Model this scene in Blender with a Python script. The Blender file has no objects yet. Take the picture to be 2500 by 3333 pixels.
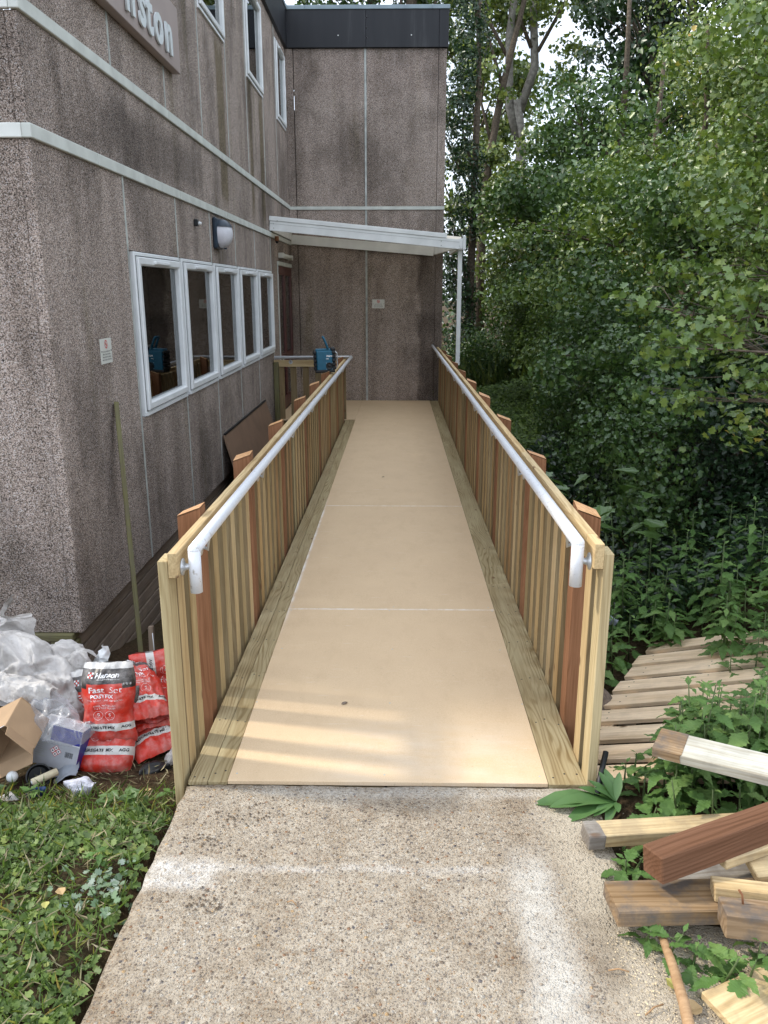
import bpy, bmesh, math, random
import numpy as np
from mathutils import Vector, Matrix, Euler, noise as mnoise
R = math.radians
random.seed(7); rng = np.random.default_rng(11)
sc = bpy.context.scene
COL = sc.collection

# ---------------------------------------------------------------- camera
cam = bpy.data.cameras.new('camera'); co = bpy.data.objects.new('camera', cam); COL.objects.link(co)
cam.sensor_fit = 'VERTICAL'; cam.sensor_height = 36.0; cam.lens = 36.0 * 2620 / 3333
cam.clip_start = 0.05; cam.clip_end = 400
co.location = (0, -2.669, 1.80); co.rotation_euler = (R(90 - 15.43), 0, R(0.97))
sc.camera = co
# ---------------------------------------------------------------- world, sun, exposure
SUN_DIR = Vector((-1.0, 0.20, 0.98)).normalized()          # towards the sun: from the left, just behind the wall
w = bpy.data.worlds.new('World'); sc.world = w; w.use_nodes = True
nt = w.node_tree; nt.nodes.clear()
sky = nt.nodes.new('ShaderNodeTexSky'); sky.sky_type = 'NISHITA'; sky.sun_disc = False
sky.sun_elevation = math.asin(SUN_DIR.z); sky.sun_rotation = math.atan2(SUN_DIR.x, SUN_DIR.y)
sky.dust_density = 3.0; sky.air_density = 1.0
tc = nt.nodes.new('ShaderNodeTexCoord'); nz = nt.nodes.new('ShaderNodeTexNoise')
nz.inputs['Scale'].default_value = 2.3; nz.inputs['Detail'].default_value = 7
nt.links.new(tc.outputs['Generated'], nz.inputs['Vector'])
cr = nt.nodes.new('ShaderNodeValToRGB'); cr.color_ramp.elements[0].position = .22; cr.color_ramp.elements[1].position = .55
nt.links.new(nz.outputs['Fac'], cr.inputs['Fac'])
mx = nt.nodes.new('ShaderNodeMix'); mx.data_type = 'RGBA'
nt.links.new(cr.outputs['Color'], mx.inputs['Factor']); nt.links.new(sky.outputs['Color'], mx.inputs['A'])
mx.inputs['B'].default_value = (9.6, 10.5, 12.0, 1)
bg = nt.nodes.new('ShaderNodeBackground'); bg.inputs['Strength'].default_value = 0.13
wo = nt.nodes.new('ShaderNodeOutputWorld')
nt.links.new(mx.outputs['Result'], bg.inputs['Color']); nt.links.new(bg.outputs['Background'], wo.inputs['Surface'])
sl = bpy.data.lights.new('sun', 'SUN'); sl.energy = 2.2; sl.angle = R(4.5); sl.color = (1.0, .93, .80)
so = bpy.data.objects.new('sun', sl); COL.objects.link(so); so.rotation_euler = SUN_DIR.to_track_quat('Z', 'Y').to_euler()
sc.view_settings.view_transform = 'Standard'; sc.view_settings.look = 'None'; sc.view_settings.gamma = 1
sc.view_settings.use_curve_mapping = False; sc.view_settings.exposure = 0.60
sc.render.engine = 'CYCLES'
sc.cycles.max_bounces = 6; sc.cycles.transparent_max_bounces = 12

# ---------------------------------------------------------------- node helpers
class M:
    def __init__(s, name, rough=.7, spec=.4):
        s.m = bpy.data.materials.new(name); s.m.use_nodes = True; s.nt = s.m.node_tree
        s.b = s.nt.nodes['Principled BSDF']; s.b.inputs['Roughness'].default_value = rough
        s.b.inputs['Specular IOR Level'].default_value = spec
    def n(s, t, **k):
        x = s.nt.nodes.new(t)
        for a, v in k.items():
            a2 = a.replace('_', ' ')
            if a in x.inputs: tgt = x.inputs[a]
            elif a2 in x.inputs: tgt = x.inputs[a2]
            else: setattr(x, a, v); continue
            s.set(tgt, v)
        return x
    def set(s, tgt, v):
        if isinstance(v, bpy.types.NodeSocket): s.nt.links.new(v, tgt)
        else: tgt.default_value = v
    def obj(s): return s.n('ShaderNodeTexCoord').outputs['Object']
    def pos(s): return s.n('ShaderNodeNewGeometry').outputs['Position']
    def rnd(s): return s.n('ShaderNodeObjectInfo').outputs['Random']
    def map(s, v, scale=(1, 1, 1), loc=(0, 0, 0), rot=(0, 0, 0)):
        return s.n('ShaderNodeMapping', Vector=v, Scale=scale, Location=loc, Rotation=rot).outputs[0]
    def noise(s, v, scale, detail=4, rough=.55, dist=0):
        return s.n('ShaderNodeTexNoise', Vector=v, Scale=scale, Detail=detail, Roughness=rough, Distortion=dist).outputs['Fac']
    def ramp(s, f, stops, interp='LINEAR'):
        x = s.nt.nodes.new('ShaderNodeValToRGB'); s.set(x.inputs[0], f); x.color_ramp.interpolation = interp
        e = x.color_ramp.elements
        while len(e) < len(stops): e.new(.5)
        for i, (p, c) in enumerate(stops):
            if not isinstance(c, (tuple, list)): c = (c, c, c)
            e[i].position = p; e[i].color = (*c[:3], 1)
        return x.outputs[0]
    def mix(s, f, a, b, mode='MIX'):
        x = s.nt.nodes.new('ShaderNodeMix'); x.data_type = 'RGBA'; x.blend_type = mode
        for k, v in (('Factor', f), ('A', a), ('B', b)):
            if isinstance(v, (tuple, list)): v = (*v[:3], 1)
            s.set([i for i in x.inputs if i.name == k and (i.type == 'RGBA' or k == 'Factor' and i.type == 'VALUE')][0], v)
        return [o for o in x.outputs if o.type == 'RGBA'][0]
    def math(s, op, a, b=0., clamp=False):
        x = s.nt.nodes.new('ShaderNodeMath'); x.operation = op; x.use_clamp = clamp
        s.set(x.inputs[0], a); s.set(x.inputs[1], b); return x.outputs[0]
    def sep(s, v):
        return s.n('ShaderNodeSeparateXYZ', Vector=v).outputs
    def vadd(s, a, b):
        x = s.nt.nodes.new('ShaderNodeVectorMath'); x.operation = 'ADD'; s.set(x.inputs[0], a); s.set(x.inputs[1], b); return x.outputs[0]
    def bump(s, h, strength=.3, dist=.01):
        x = s.n('ShaderNodeBump', Height=h, Strength=strength, Distance=dist); s.nt.links.new(x.outputs[0], s.b.inputs['Normal'])
    def col(s, c):
        s.set(s.b.inputs['Base Color'], (*c[:3], 1) if isinstance(c, (tuple, list)) else c); return s.m
    def band(s, v, a, b, soft=.02):
        """1 inside a..b with soft edges"""
        x = s.nt.nodes.new('ShaderNodeMapRange'); x.interpolation_type = 'SMOOTHSTEP'
        s.set(x.inputs['Value'], v); x.inputs['From Min'].default_value = a - soft; x.inputs['From Max'].default_value = a + soft
        y = s.nt.nodes.new('ShaderNodeMapRange'); y.interpolation_type = 'SMOOTHSTEP'
        s.set(y.inputs['Value'], v); y.inputs['From Min'].default_value = b - soft; y.inputs['From Max'].default_value = b + soft
        return s.math('SUBTRACT', x.outputs[0], y.outputs[0])

def plain(name, c, rough=.6, noise=.12, spec=.4, scale=18, metal=0.):
    g = M(name, rough, spec); f = g.noise(g.obj(), scale, 5)
    d = tuple(max(0, x * (1 - noise * 2)) for x in c); l = tuple(min(1, x * (1 + noise)) for x in c)
    g.b.inputs['Metallic'].default_value = metal
    return g.col(g.ramp(f, [(.3, d), (.7, l)]))

def wood(name, tones, grain=.45, rough=.75, knots=True, dirt=0., ring=1.0, edge=0.):
    """length along local X; tones = list of colours chosen per object"""
    g = M(name, rough, .25); r = g.rnd(); o = g.obj()
    off = g.n('ShaderNodeCombineXYZ', X=g.math('MULTIPLY', r, 37.), Y=g.math('MULTIPLY', r, 11.), Z=g.math('MULTIPLY', r, 23.)).outputs[0]
    v = g.vadd(o, off)
    big = g.noise(g.map(v, (.9, 7, 7)), 1.6, 3, .5, .4)
    sp = g.sep(v); wv = g.math('MULTIPLY', g.noise(g.map(v, (.8, 4.2, 4.2)), 1.0, 3, .5), 75. * ring)
    ph = g.math('ADD', g.math('MULTIPLY', g.math('ADD', sp[1], g.math('MULTIPLY', sp[2], .85)), 300.), wv)
    rings = g.math('ADD', g.math('MULTIPLY', g.math('SINE', ph), .5), .5)
    fib = g.noise(g.map(v, (3.5, 120, 120)), 1.0, 4, .6)
    base = g.ramp(r, [(i / max(1, len(tones) - 1), c) for i, c in enumerate(tones)])
    rings = g.math('MULTIPLY', rings, g.ramp(g.noise(g.map(v, (1.5, 9, 9), loc=(3, 3, 3)), 1.0, 3), [(.3, .25), (.65, 1.)]))
    if edge: nl = g.sep(g.n('ShaderNodeVectorTransform', Vector=g.n('ShaderNodeNewGeometry').outputs['Normal'], vector_type='NORMAL', convert_from='WORLD', convert_to='OBJECT').outputs[0]); base = g.mix(g.math('MULTIPLY', g.math('GREATER_THAN', g.math('ABSOLUTE', nl[2]), .7), edge), base, (.19, .145, .08))  # shade of the gaps painted onto the narrow side faces as a darker tone
    c = g.mix(g.ramp(rings, [(.35, 0.), (.97, grain)]), base, (.50, .41, .27), 'MULTIPLY')
    c = g.mix(g.ramp(big, [(.35, 0.), (.7, .5)]), c, (.58, .48, .34), 'MULTIPLY')
    c = g.mix(g.ramp(fib, [(.35, .38), (.6, 0.)]), c, (.45, .36, .26), 'MULTIPLY')
    if knots:
        k = g.n('ShaderNodeTexVoronoi', Vector=g.map(v, (3.6, 8, 8)), Scale=1.0, Randomness=1.0).outputs['Distance']
        c = g.mix(g.ramp(k, [(.05, .9), (.10, 0.)]), c, (.16, .085, .04))
    if dirt:
        dn = g.noise(v, 9, 6, .65)
        c = g.mix(g.ramp(dn, [(.45, 0.), (.62, dirt)]), c, (.12, .10, .085))
    g.bump(g.math('ADD', g.math('MULTIPLY', fib, .6), g.math('MULTIPLY', rings, .35)), .35, .0025)
    return g.col(c)

# ---------------------------------------------------------------- object helpers
W = {}
def link(o, parent, Mw):
    COL.objects.link(o); W[o] = Mw
    if parent is None: o.matrix_world = Mw; o.matrix_basis = Mw
    else:
        o.parent = parent; o.matrix_parent_inverse = Matrix.Identity(4); o.matrix_basis = W[parent].inverted() @ Mw
    return o
def T(x=0, y=0, z=0): return Matrix.Translation((x, y, z))
def thing(name, label, cat, loc=(0, 0, 0), group=None, rot=None):
    o = bpy.data.objects.new(name, None); o.empty_display_size = .1
    o['label'] = label; o['category'] = cat
    if group: o['group'] = group
    Mw = T(*loc)
    if rot is not None: Mw = Mw @ (rot if isinstance(rot, Matrix) else Euler(rot).to_matrix().to_4x4())
    return link(o, None, Mw)
def tag(o, label, cat, group=None, kind=None):
    o['label'] = label; o['category'] = cat
    if group: o['group'] = group
    if kind: o['kind'] = kind
    return o
def mesh_from(name, verts, faces, smooth=False):
    me = bpy.data.meshes.new(name); me.from_pydata([tuple(v) for v in verts], [], faces)
    if smooth: me.polygons.foreach_set('use_smooth', [True] * len(me.polygons))
    me.update(); return me
def obj(name, me, mat, parent=None, Mw=Matrix.Identity(4)):
    if mat is not None and len(me.materials) == 0: me.materials.append(mat)
    o = bpy.data.objects.new(name, me)
    if mat is not None and me.materials[0] is not mat:
        o2 = me.copy(); o2.materials.clear(); o2.materials.append(mat); o.data = o2
    return link(o, parent, Mw)
_bc = {}
def box_mesh(lx, ly, lz, bev=.0025, mat=None, jag=0, key=''):
    k = (round(lx, 4), round(ly, 4), round(lz, 4), bev, mat.name if mat else '', jag, key)
    if k in _bc: return _bc[k]
    bm = bmesh.new(); bmesh.ops.create_cube(bm, size=1)
    for v in bm.verts: v.co = Vector((v.co.x * lx, v.co.y * ly, v.co.z * lz))
    if bev > 0: bmesh.ops.bevel(bm, geom=bm.edges[:], offset=min(bev, lx * .3, ly * .3, lz * .3), segments=1, affect='EDGES')
    if jag:
        for v in bm.verts: v.co += Vector((random.uniform(-jag, jag), random.uniform(-jag, jag) * .3, random.uniform(-jag, jag) * .3))
    me = bpy.data.meshes.new('box'); bm.to_mesh(me); bm.free()
    if mat: me.materials.append(mat)
    _bc[k] = me; return me
def box(name, x0, x1, y0, y1, z0, z1, mat, parent=None, bev=.0025):
    return obj(name, box_mesh(x1 - x0, y1 - y0, z1 - z0, bev, mat), mat, parent, T((x0 + x1) / 2, (y0 + y1) / 2, (z0 + z1) / 2))
def frame(p0, p1, roll=0.):
    p0, p1 = Vector(p0), Vector(p1); x = (p1 - p0).normalized(); up = Vector((0, 0, 1))
    if abs(x.z) > .97: up = Vector((0, 1, 0))
    y = up.cross(x).normalized(); z = x.cross(y)
    Mr = Matrix((x, y, z)).transposed().to_4x4()
    return T(*((p0 + p1) / 2)) @ Mr @ Matrix.Rotation(roll, 4, 'X'), (p1 - p0).length
def beam(name, p0, p1, wy, hz, mat, parent=None, bev=.0025, roll=0., jag=0, key=''):
    """bar from p0 to p1: local X along it, wy across, hz high (for upright bars wy runs along world x, hz along y)"""
    F, L = frame(p0, p1, roll); return obj(name, box_mesh(L, wy, hz, bev, mat, jag, key), mat, parent, F)
def tube_mesh(pts, rad, seg=12, caps=True):
    pts = [Vector(p) for p in pts]; n = len(pts)
    if not hasattr(rad, '__len__'): rad = [rad] * n
    vs, fs = [], []; prev = None
    for i, p in enumerate(pts):
        t = ((pts[min(i + 1, n - 1)] - p).normalized() + (p - pts[max(i - 1, 0)]).normalized())
        t = t.normalized() if t.length > 1e-6 else Vector((0, 0, 1))
        if prev is None: u = t.orthogonal().normalized()
        else: u = (prev - t * prev.dot(t)).normalized()
        prev = u; v = t.cross(u)
        for k in range(seg):
            a = 2 * math.pi * k / seg; vs.append(p + (u * math.cos(a) + v * math.sin(a)) * rad[i])
    for i in range(n - 1):
        for k in range(seg):
            a = i * seg + k; b = i * seg + (k + 1) % seg; fs.append((a, b, b + seg, a + seg))
    if caps: fs.append(tuple(range(seg))[::-1]); fs.append(tuple((n - 1) * seg + k for k in range(seg)))
    return vs, fs
def tube(name, pts, rad, mat, parent=None, seg=12, smooth=True, Mw=Matrix.Identity(4)):
    vs, fs = tube_mesh(pts, rad, seg); me = mesh_from(name, vs, fs, smooth); return obj(name, me, mat, parent, Mw)
def lathe_mesh(prof, seg=24, cap=True):
    """profile of (r, z)"""
    vs = [(r * math.cos(2 * math.pi * k / seg), r * math.sin(2 * math.pi * k / seg), z) for r, z in prof for k in range(seg)]
    fs = [(i * seg + k, i * seg + (k + 1) % seg, (i + 1) * seg + (k + 1) % seg, (i + 1) * seg + k) for i in range(len(prof) - 1) for k in range(seg)]
    if cap: fs += [tuple(range(seg))[::-1], tuple((len(prof) - 1) * seg + k for k in range(seg))]
    return vs, fs
_deps = None
def text_mesh(body, size, bold=0., extrude=.0005, align='CENTER', shear=0.):
    cu = bpy.data.curves.new('txt', 'FONT'); cu.body = body; cu.size = size; cu.offset = bold; cu.extrude = extrude
    cu.align_x = align; cu.shear = shear; cu.resolution_u = 3
    o = bpy.data.objects.new('txt', cu); COL.objects.link(o)
    dg = bpy.context.evaluated_depsgraph_get(); me = bpy.data.meshes.new_from_object(o.evaluated_get(dg))
    bpy.data.objects.remove(o); bpy.data.curves.remove(cu)
    me.materials.clear(); return me
def text_data(body, size, bold=0., align='CENTER', shear=0.):
    me = text_mesh(body, size, bold, 0, align, shear)
    v = [tuple(x.co) for x in me.vertices]; f = [tuple(p.vertices) for p in me.polygons]; bpy.data.meshes.remove(me); return v, f
def ss(a, b, x):
    t = min(1, max(0, (x - a) / (b - a))); return t * t * (3 - 2 * t)
def pn(x, y, z=0., s=1.): return mnoise.noise(Vector((x * s, y * s, z * s)))
def fbm(x, y, z, s, o=4):
    return mnoise.fractal(Vector((x * s, y * s, z * s)), .9, 2.1, o)

# ---------------------------------------------------------------- materials
SLAT = [(0.479, 0.348, 0.171), (0.367, 0.300, 0.162), (0.632, 0.464, 0.247), (0.306, 0.261, 0.152), (0.591, 0.416, 0.200), (0.367, 0.213, 0.095), (0.653, 0.503, 0.285), (0.408, 0.358, 0.210), (0.530, 0.348, 0.152), (0.612, 0.484, 0.275)]
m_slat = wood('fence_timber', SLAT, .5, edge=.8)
m_slat_end = wood('end_board_timber', [(.50, .41, .23), (.55, .45, .26)], .5)
m_rail = wood('rail_timber', [(.66, .49, .26), (.60, .47, .27)], .45)
m_post = wood('red_brown_post_timber', [(.34, .16, .08), (.27, .13, .065)], .5, knots=False, edge=0.)
m_postend = wood('fresh_cut_timber', [(.72, .42, .24), (.68, .40, .2)], .3, knots=False)
m_edge = wood('treated_edge_board', [(.42, .35, .20), (.38, .31, .18)], .75, ring=1.4)
m_pallet = wood('pallet_timber', [(0.829, 0.650, 0.448), (0.896, 0.717, 0.504)], .22, dirt=.15)
m_pale = wood('pale_offcut_timber', [(0.739, 0.571, 0.325), (0.650, 0.515, 0.302)], .5, dirt=.3)
m_brownbeam = wood('dark_stained_post_timber', [(.185, .092, .052), (.185, .092, .052)], .55, knots=False)
m_old = wood('old_weathered_timber', [(.34, .235, .135), (.31, .22, .14)], .7, dirt=.95)
m_grey = wood('grey_weathered_timber', [(.30, .29, .27), (.36, .34, .31)], .5, dirt=.6)
m_green = wood('mossy_timber', [(.17, .16, .075), (.19, .18, .09)], .4, knots=False, dirt=.4)
m_skirt = wood('grey_brown_skirting_timber', [(.27, .215, .17), (.33, .265, .21), (.24, .19, .15)], .4, dirt=.3)
m_handle = wood('worn_handle_timber', [(.42, .27, .15), (.42, .27, .15)], .3, knots=False)

def pebbledash(name, tint, sunny=False):
    g = M(name, .95, .1); p = g.pos()
    vo = g.n('ShaderNodeTexVoronoi', Vector=p, Scale=230.0); vc = g.sep(vo.outputs['Color'])
    n1 = g.noise(p, 140, 3, .7)
    sp = g.math('ADD', g.math('MULTIPLY', vc[0], .55), g.math('MULTIPLY', n1, .45))
    c = g.ramp(sp, [(.22, (.028, .022, .02)), (.38, tuple(t * .52 for t in tint)), (.55, tint), (.68, tuple(t * 1.5 for t in tint)), (.82, tuple(min(.62, t * 2.4) for t in tint))])
    st = g.noise(g.map(p, (3.6, 3.6, .35)), 1.0, 5, .55)
    c = g.mix(g.ramp(st, [(.45, 0.), (.72, .5)]), c, (.36, .34, .31), 'MULTIPLY')
    lg = g.noise(g.map(p, (.8, .8, .6)), 1.5, 5, .6)
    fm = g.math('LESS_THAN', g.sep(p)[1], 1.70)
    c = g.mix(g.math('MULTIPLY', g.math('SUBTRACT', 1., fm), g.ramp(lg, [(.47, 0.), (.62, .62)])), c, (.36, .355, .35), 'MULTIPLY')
    # weather stains: sooty band between the trims, damp strip on the back wall by the fence, run-off below the upper windows
    s = g.sep(p); wig = g.math('MULTIPLY', g.math('SUBTRACT', g.noise(p, 2.2, 4), .5), .9)
    yy = g.math('ADD', s[1], wig); zz = g.math('ADD', s[2], g.math('MULTIPLY', wig, .5))
    b1 = g.math('MULTIPLY', g.band(yy, 2.5, 5.4, .45), g.band(zz, 2.62, 3.02, .12))
    c = g.mix(g.math('MULTIPLY', b1, .6), c, (.30, .30, .30), 'MULTIPLY')
    xx = g.math('ADD', s[0], g.math('MULTIPLY', g.math('SUBTRACT', g.noise(g.map(p, (1, 1, .8)), 3.0, 4), .5), .22))
    b2 = g.math('MULTIPLY', g.math('MULTIPLY', g.band(xx, .36, 1.2, .035), g.band(s[2], -1, 2.45, .02)), g.math('GREATER_THAN', s[1], 11.8))
    c = g.mix(g.math('MULTIPLY', b2, .75), c, (.38, .37, .37), 'MULTIPLY')
    for ya, yb in ((6.35, 6.72), (8.22, 8.42), (9.0, 9.3)):
        yw = g.math('ADD', s[1], g.math('MULTIPLY', g.math('SUBTRACT', g.noise(p, 4, 3), .5), .12))
        c = g.mix(g.math('MULTIPLY', g.math('MULTIPLY', g.band(yw, ya, yb, .06), g.band(zz, 2.7, 4.29, .15)), .7), c, (.34, .32, .17), 'MULTIPLY')
    b3 = g.math('MULTIPLY', g.band(s[2], 4.9, 5.62, .2), g.math('GREATER_THAN', s[1], 11.8)); c = g.mix(g.math('MULTIPLY', b3, .25), c, (.55, .5, .5), 'MULTIPLY')
    c = g.mix(g.math('MULTIPLY', fm, .5), c, (.60, .53, .50))  # front face paler: its brighter open-sky light is put into the colour
    gr = g.noise(g.map(p, (2.5, 3.6, .3)), 1.0, 5, .6)
    c = g.mix(g.ramp(gr, [(.58, 0.), (.74, .55)]), c, (.42, .42, .22), 'MULTIPLY')
    lt = g.noise(g.map(p, (7.5, 7.5, 1.1)), 1.0, 6, .7)
    c = g.mix(g.ramp(lt, [(.60, 0.), (.8, .55)]), c, (.44, .38, .35))
    g.bump(g.math('SUBTRACT', 1., vo.outputs['Distance']), .7, .004)
    return g.col(c)
m_dash = pebbledash('pebble_dash_render', (.40, .322, .27))
def add_streaks(src, segs):
    pass
m_trimw = plain('weathered_white_trim', (.56, .58, .53), .55, .10, scale=5)
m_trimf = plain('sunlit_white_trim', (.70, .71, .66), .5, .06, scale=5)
m_strip = plain('grey_joint_strip', (.44, .46, .43), .5, .18, scale=9)
m_white = plain('white_plastic_paint', (.74, .76, .76), .35, .05, scale=6)
m_canopy = plain('white_canopy_aluminium', (.78, .80, .78), .4, .07, scale=3)
m_fascia = None
g = M('blue_black_fascia', .5, .35); p = g.pos()
c = g.ramp(g.noise(g.map(p, (3.5, 3.5, .35)), 1.0, 6, .65), [(.35, (.008, .009, .012)), (.58, (.014, .015, .018)), (.75, (.05, .051, .054))])
g.bump(g.noise(p, 60, 4), .3, .004); m_fascia = g.col(c)
m_cap = plain('blue_grey_roof_edge', (.22, .28, .31), .5, .1, scale=4)
m_black = plain('black_plastic', (.012, .013, .014), .45, .2)
m_navy = plain('dark_blue_grey_plastic', (.02, .035, .055), .35, .2)
m_diff = plain('opal_diffuser', (.62, .62, .66), .3, .05)
m_door = plain('red_brown_door_paint', (.10, .035, .028), .4, .15)
m_taupe = plain('taupe_sign_panel', (.34, .275, .25), .45, .04, scale=3)
m_letter = plain('white_sign_letter', (.62, .66, .66), .4, .03)
m_steel = plain('galvanised_steel', (.55, .57, .58), .35, .08, metal=.7)
m_print = plain('black_print', (.02, .02, .022), .5, .02)
m_wprint = plain('white_print', (.82, .82, .82), .5, .02)
m_rprint = plain('red_print', (.55, .05, .04), .5, .02)
m_plate = plain('off_white_notice', (.62, .62, .56), .4, .04)
m_greysheet = plain('grey_plastic_sheet', (.30, .33, .37), .3, .08)
m_brownsheet = plain('brown_board', (.20, .125, .08), .6, .1, scale=4)

g = M('chipped_white_rail_paint', .28, .5); o = g.pos()
ch = g.noise(o, 38, 6, .75); c = g.mix(g.ramp(ch, [(.61, 0.), (.635, .9)]), (.68, .69, .71), (.36, .33, .29))
c = g.mix(g.ramp(g.noise(o, 140, 3, .6), [(.6, 0.), (.72, .45)]), c, (.5, .46, .4))
g.bump(ch, .15, .002); m_pipe = g.col(c)

# window glass: clear, strongly reflecting at a glancing angle
g = M('window_glass', .015, .5); g.b.inputs['Base Color'].default_value = (.9, .93, .92, 1)
fr = g.n('ShaderNodeFresnel', IOR=2.1).outputs[0]
tr = g.nt.nodes.new('ShaderNodeBsdfTransparent'); tr.inputs[0].default_value = (.55, .58, .56, 1)
gl = g.nt.nodes.new('ShaderNodeBsdfGlossy'); gl.inputs['Roughness'].default_value = .012; gl.inputs['Color'].default_value = (.9, .92, .92, 1)
ms = g.nt.nodes.new('ShaderNodeMixShader'); g.nt.links.new(fr, ms.inputs[0]); g.nt.links.new(tr.outputs[0], ms.inputs[1]); g.nt.links.new(gl.outputs[0], ms.inputs[2])
g.nt.links.new(ms.outputs[0], g.nt.nodes['Material Output'].inputs['Surface']); m_glass = g.m
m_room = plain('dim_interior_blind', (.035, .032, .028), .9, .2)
g = M('clear_plastic_film', .12, .5)
tr = g.nt.nodes.new('ShaderNodeBsdfTransparent'); tr.inputs[0].default_value = (.86, .88, .9, 1)
ms = g.nt.nodes.new('ShaderNodeMixShader'); lw = g.n('ShaderNodeLayerWeight', Blend=.45).outputs['Facing']
g.nt.links.new(g.math('ADD', g.math('MULTIPLY', lw, .55), .2), ms.inputs[0]); g.nt.links.new(tr.outputs[0], ms.inputs[1]); g.nt.links.new(g.b.outputs[0], ms.inputs[2])
g.b.inputs['Base Color'].default_value = (.6, .6, .62, 1)
g.nt.links.new(ms.outputs[0], g.nt.nodes['Material Output'].inputs['Surface']); m_film = g.m

# deck sheet
g = M('buff_anti_slip_sheet', .72, .3); p = g.pos(); s = g.sep(p); x, y, z = s[0], s[1], s[2]
n1 = g.noise(p, 3, 5, .6); n2 = g.noise(p, 260, 2, .6); n3 = g.noise(p, 1.3, 5, .55)
c = g.ramp(n1, [(.3, (.605, .452, .288)), (.7, (.645, .487, .312))])
c = g.mix(g.ramp(n2, [(.35, .25), (.6, 0.)]), c, (.62, .5, .33), 'MULTIPLY')
dust = g.math('MULTIPLY', g.math('MULTIPLY', g.band(y, -.1, .42, .16), g.band(x, -.25, .52, .18)), g.ramp(g.noise(g.map(p, (1, 3, 1)), 3.5, 5, .6), [(.35, 0.), (.7, 1.)]))
c = g.mix(g.math('MULTIPLY', dust, .32), c, (.68, .64, .57))
for yj in (1.77, 4.23):
    j = g.math('MULTIPLY', g.band(g.math('ADD', y, g.math('MULTIPLY', g.noise(p, 30, 3), .012)), yj - .011, yj + .004, .009), g.ramp(g.noise(p, 26, 4, .6), [(.38, .25), (.62, 1.)]))
    c = g.mix(g.math('MULTIPLY', j, .85), c, (.80, .78, .74))
e = g.math('MULTIPLY', g.band(x, -.66, -.628, .012), g.math('MULTIPLY', g.band(y, 1.7, 4.2, .4), g.ramp(g.noise(p, 9, 4), [(.35, .2), (.6, .9)])))
c = g.mix(e, c, (.80, .78, .74))
c = g.mix(g.ramp(g.noise(p, 55, 3, .7), [(.68, 0.), (.72, .4)]), c, (.2, .16, .11))
c = g.mix(g.ramp(g.noise(g.map(p, (2.2, .9, 1), rot=(0, 0, .3)), 4.2, 7, .7), [(.50, 0.), (.72, .16)]), c, (.60, .53, .42), 'MULTIPLY')
c = g.mix(g.ramp(g.noise(g.map(p, (1, 9, 1), rot=(0, 0, .5)), 6., 5, .7), [(.62, 0.), (.70, .3)]), c, (.74, .68, .58))
g.bump(g.noise(p, 420, 2, .6), .35, .0015); m_sheet = g.col(c)

# exposed aggregate concrete
g = M('exposed_aggregate_concrete', .9, .2); p = g.pos(); s = g.sep(p); x, y = s[0], s[1]
wp = g.vadd(p, g.n('ShaderNodeCombineXYZ', X=g.math('MULTIPLY', g.noise(p, 60, 2), .006), Y=g.math('MULTIPLY', g.noise(g.map(p, loc=(5, 5, 5)), 60, 2), .006), Z=0.).outputs[0])
va = g.n('ShaderNodeTexVoronoi', Vector=wp, Scale=62.); vb = g.n('ShaderNodeTexVoronoi', Vector=wp, Scale=150.)
ca = g.sep(va.outputs['Color']); cb = g.sep(vb.outputs['Color'])
paste = g.ramp(g.noise(p, 38, 6, .7), [(.3, (.27, .22, .165)), (.5, (.40, .34, .262)), (.7, (.52, .455, .365))])
peb = [(0., (.30, .25, .20)), (.18, (.50, .44, .36)), (.3, (.22, .17, .13)), (.42, (.42, .30, .19)), (.5, (.13, .12, .13)), (.56, (.56, .52, .45)), (.72, (.34, .19, .11)), (.78, (.40, .36, .30)), (.9, (.52, .35, .18)), (.94, (.26, .23, .21))]
small = g.ramp(cb[0], peb, 'CONSTANT'); big = g.ramp(ca[0], peb, 'CONSTANT')
c = g.mix(g.ramp(vb.outputs['Distance'], [(.30, .62), (.50, 0.)]), paste, small)
bigm = g.math('MULTIPLY', g.ramp(va.outputs['Distance'], [(.30, 1.), (.38, 0.)]), g.ramp(ca[1], [(.44, 0.), (.47, 1.)], 'CONSTANT'))
c = g.mix(g.math('MULTIPLY', bigm, .85), c, big)
crev = g.noise(p, 110, 4, .75)
c = g.mix(g.ramp(crev, [(.36, .75), (.46, 0.)]), c, (.30, .25, .2), 'MULTIPLY')
dirtn = g.noise(p, 3.2, 6, .62)
c = g.mix(g.ramp(dirtn, [(.46, 0.), (.66, .55)]), c, (.58, .49, .39), 'MULTIPLY')
# dirt smears and cement dust that lie on the slab
dj = g.math('ADD', y, g.math('MULTIPLY', g.math('SUBTRACT', g.noise(p, 2.2, 4), .5), .09))
xj = g.math('ADD', x, g.math('MULTIPLY', g.math('SUBTRACT', g.noise(g.map(p, loc=(3, 1, 0)), 4, 4), .5), .10))
patch = g.math('MULTIPLY', g.ramp(g.noise(p, 14, 5, .65), [(.36, .25), (.6, 1.)]), g.ramp(g.noise(p, 85, 6, .75), [(.40, .25), (.52, 1.)]))
d1 = g.math('MULTIPLY', g.math('MULTIPLY', g.band(dj, -.475, -.455, .022), g.band(x, -.80, .36, .08)), patch)
d2 = g.math('MULTIPLY', g.math('MULTIPLY', g.band(dj, -.56, -.43, .035), g.band(xj, -.86, -.58, .06)), patch)
d3 = g.math('MULTIPLY', g.math('MULTIPLY', g.band(xj, .37, .50, .04), g.band(dj, -1.25, -.40, .12)), g.ramp(patch, [(.2, .55), (.8, 1.)]))
d4 = g.math('MULTIPLY', g.math('MULTIPLY', g.band(dj, -.07, .03, .03), g.band(x, -.5, .72, .1)), g.math('MULTIPLY', patch, .6))
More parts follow.
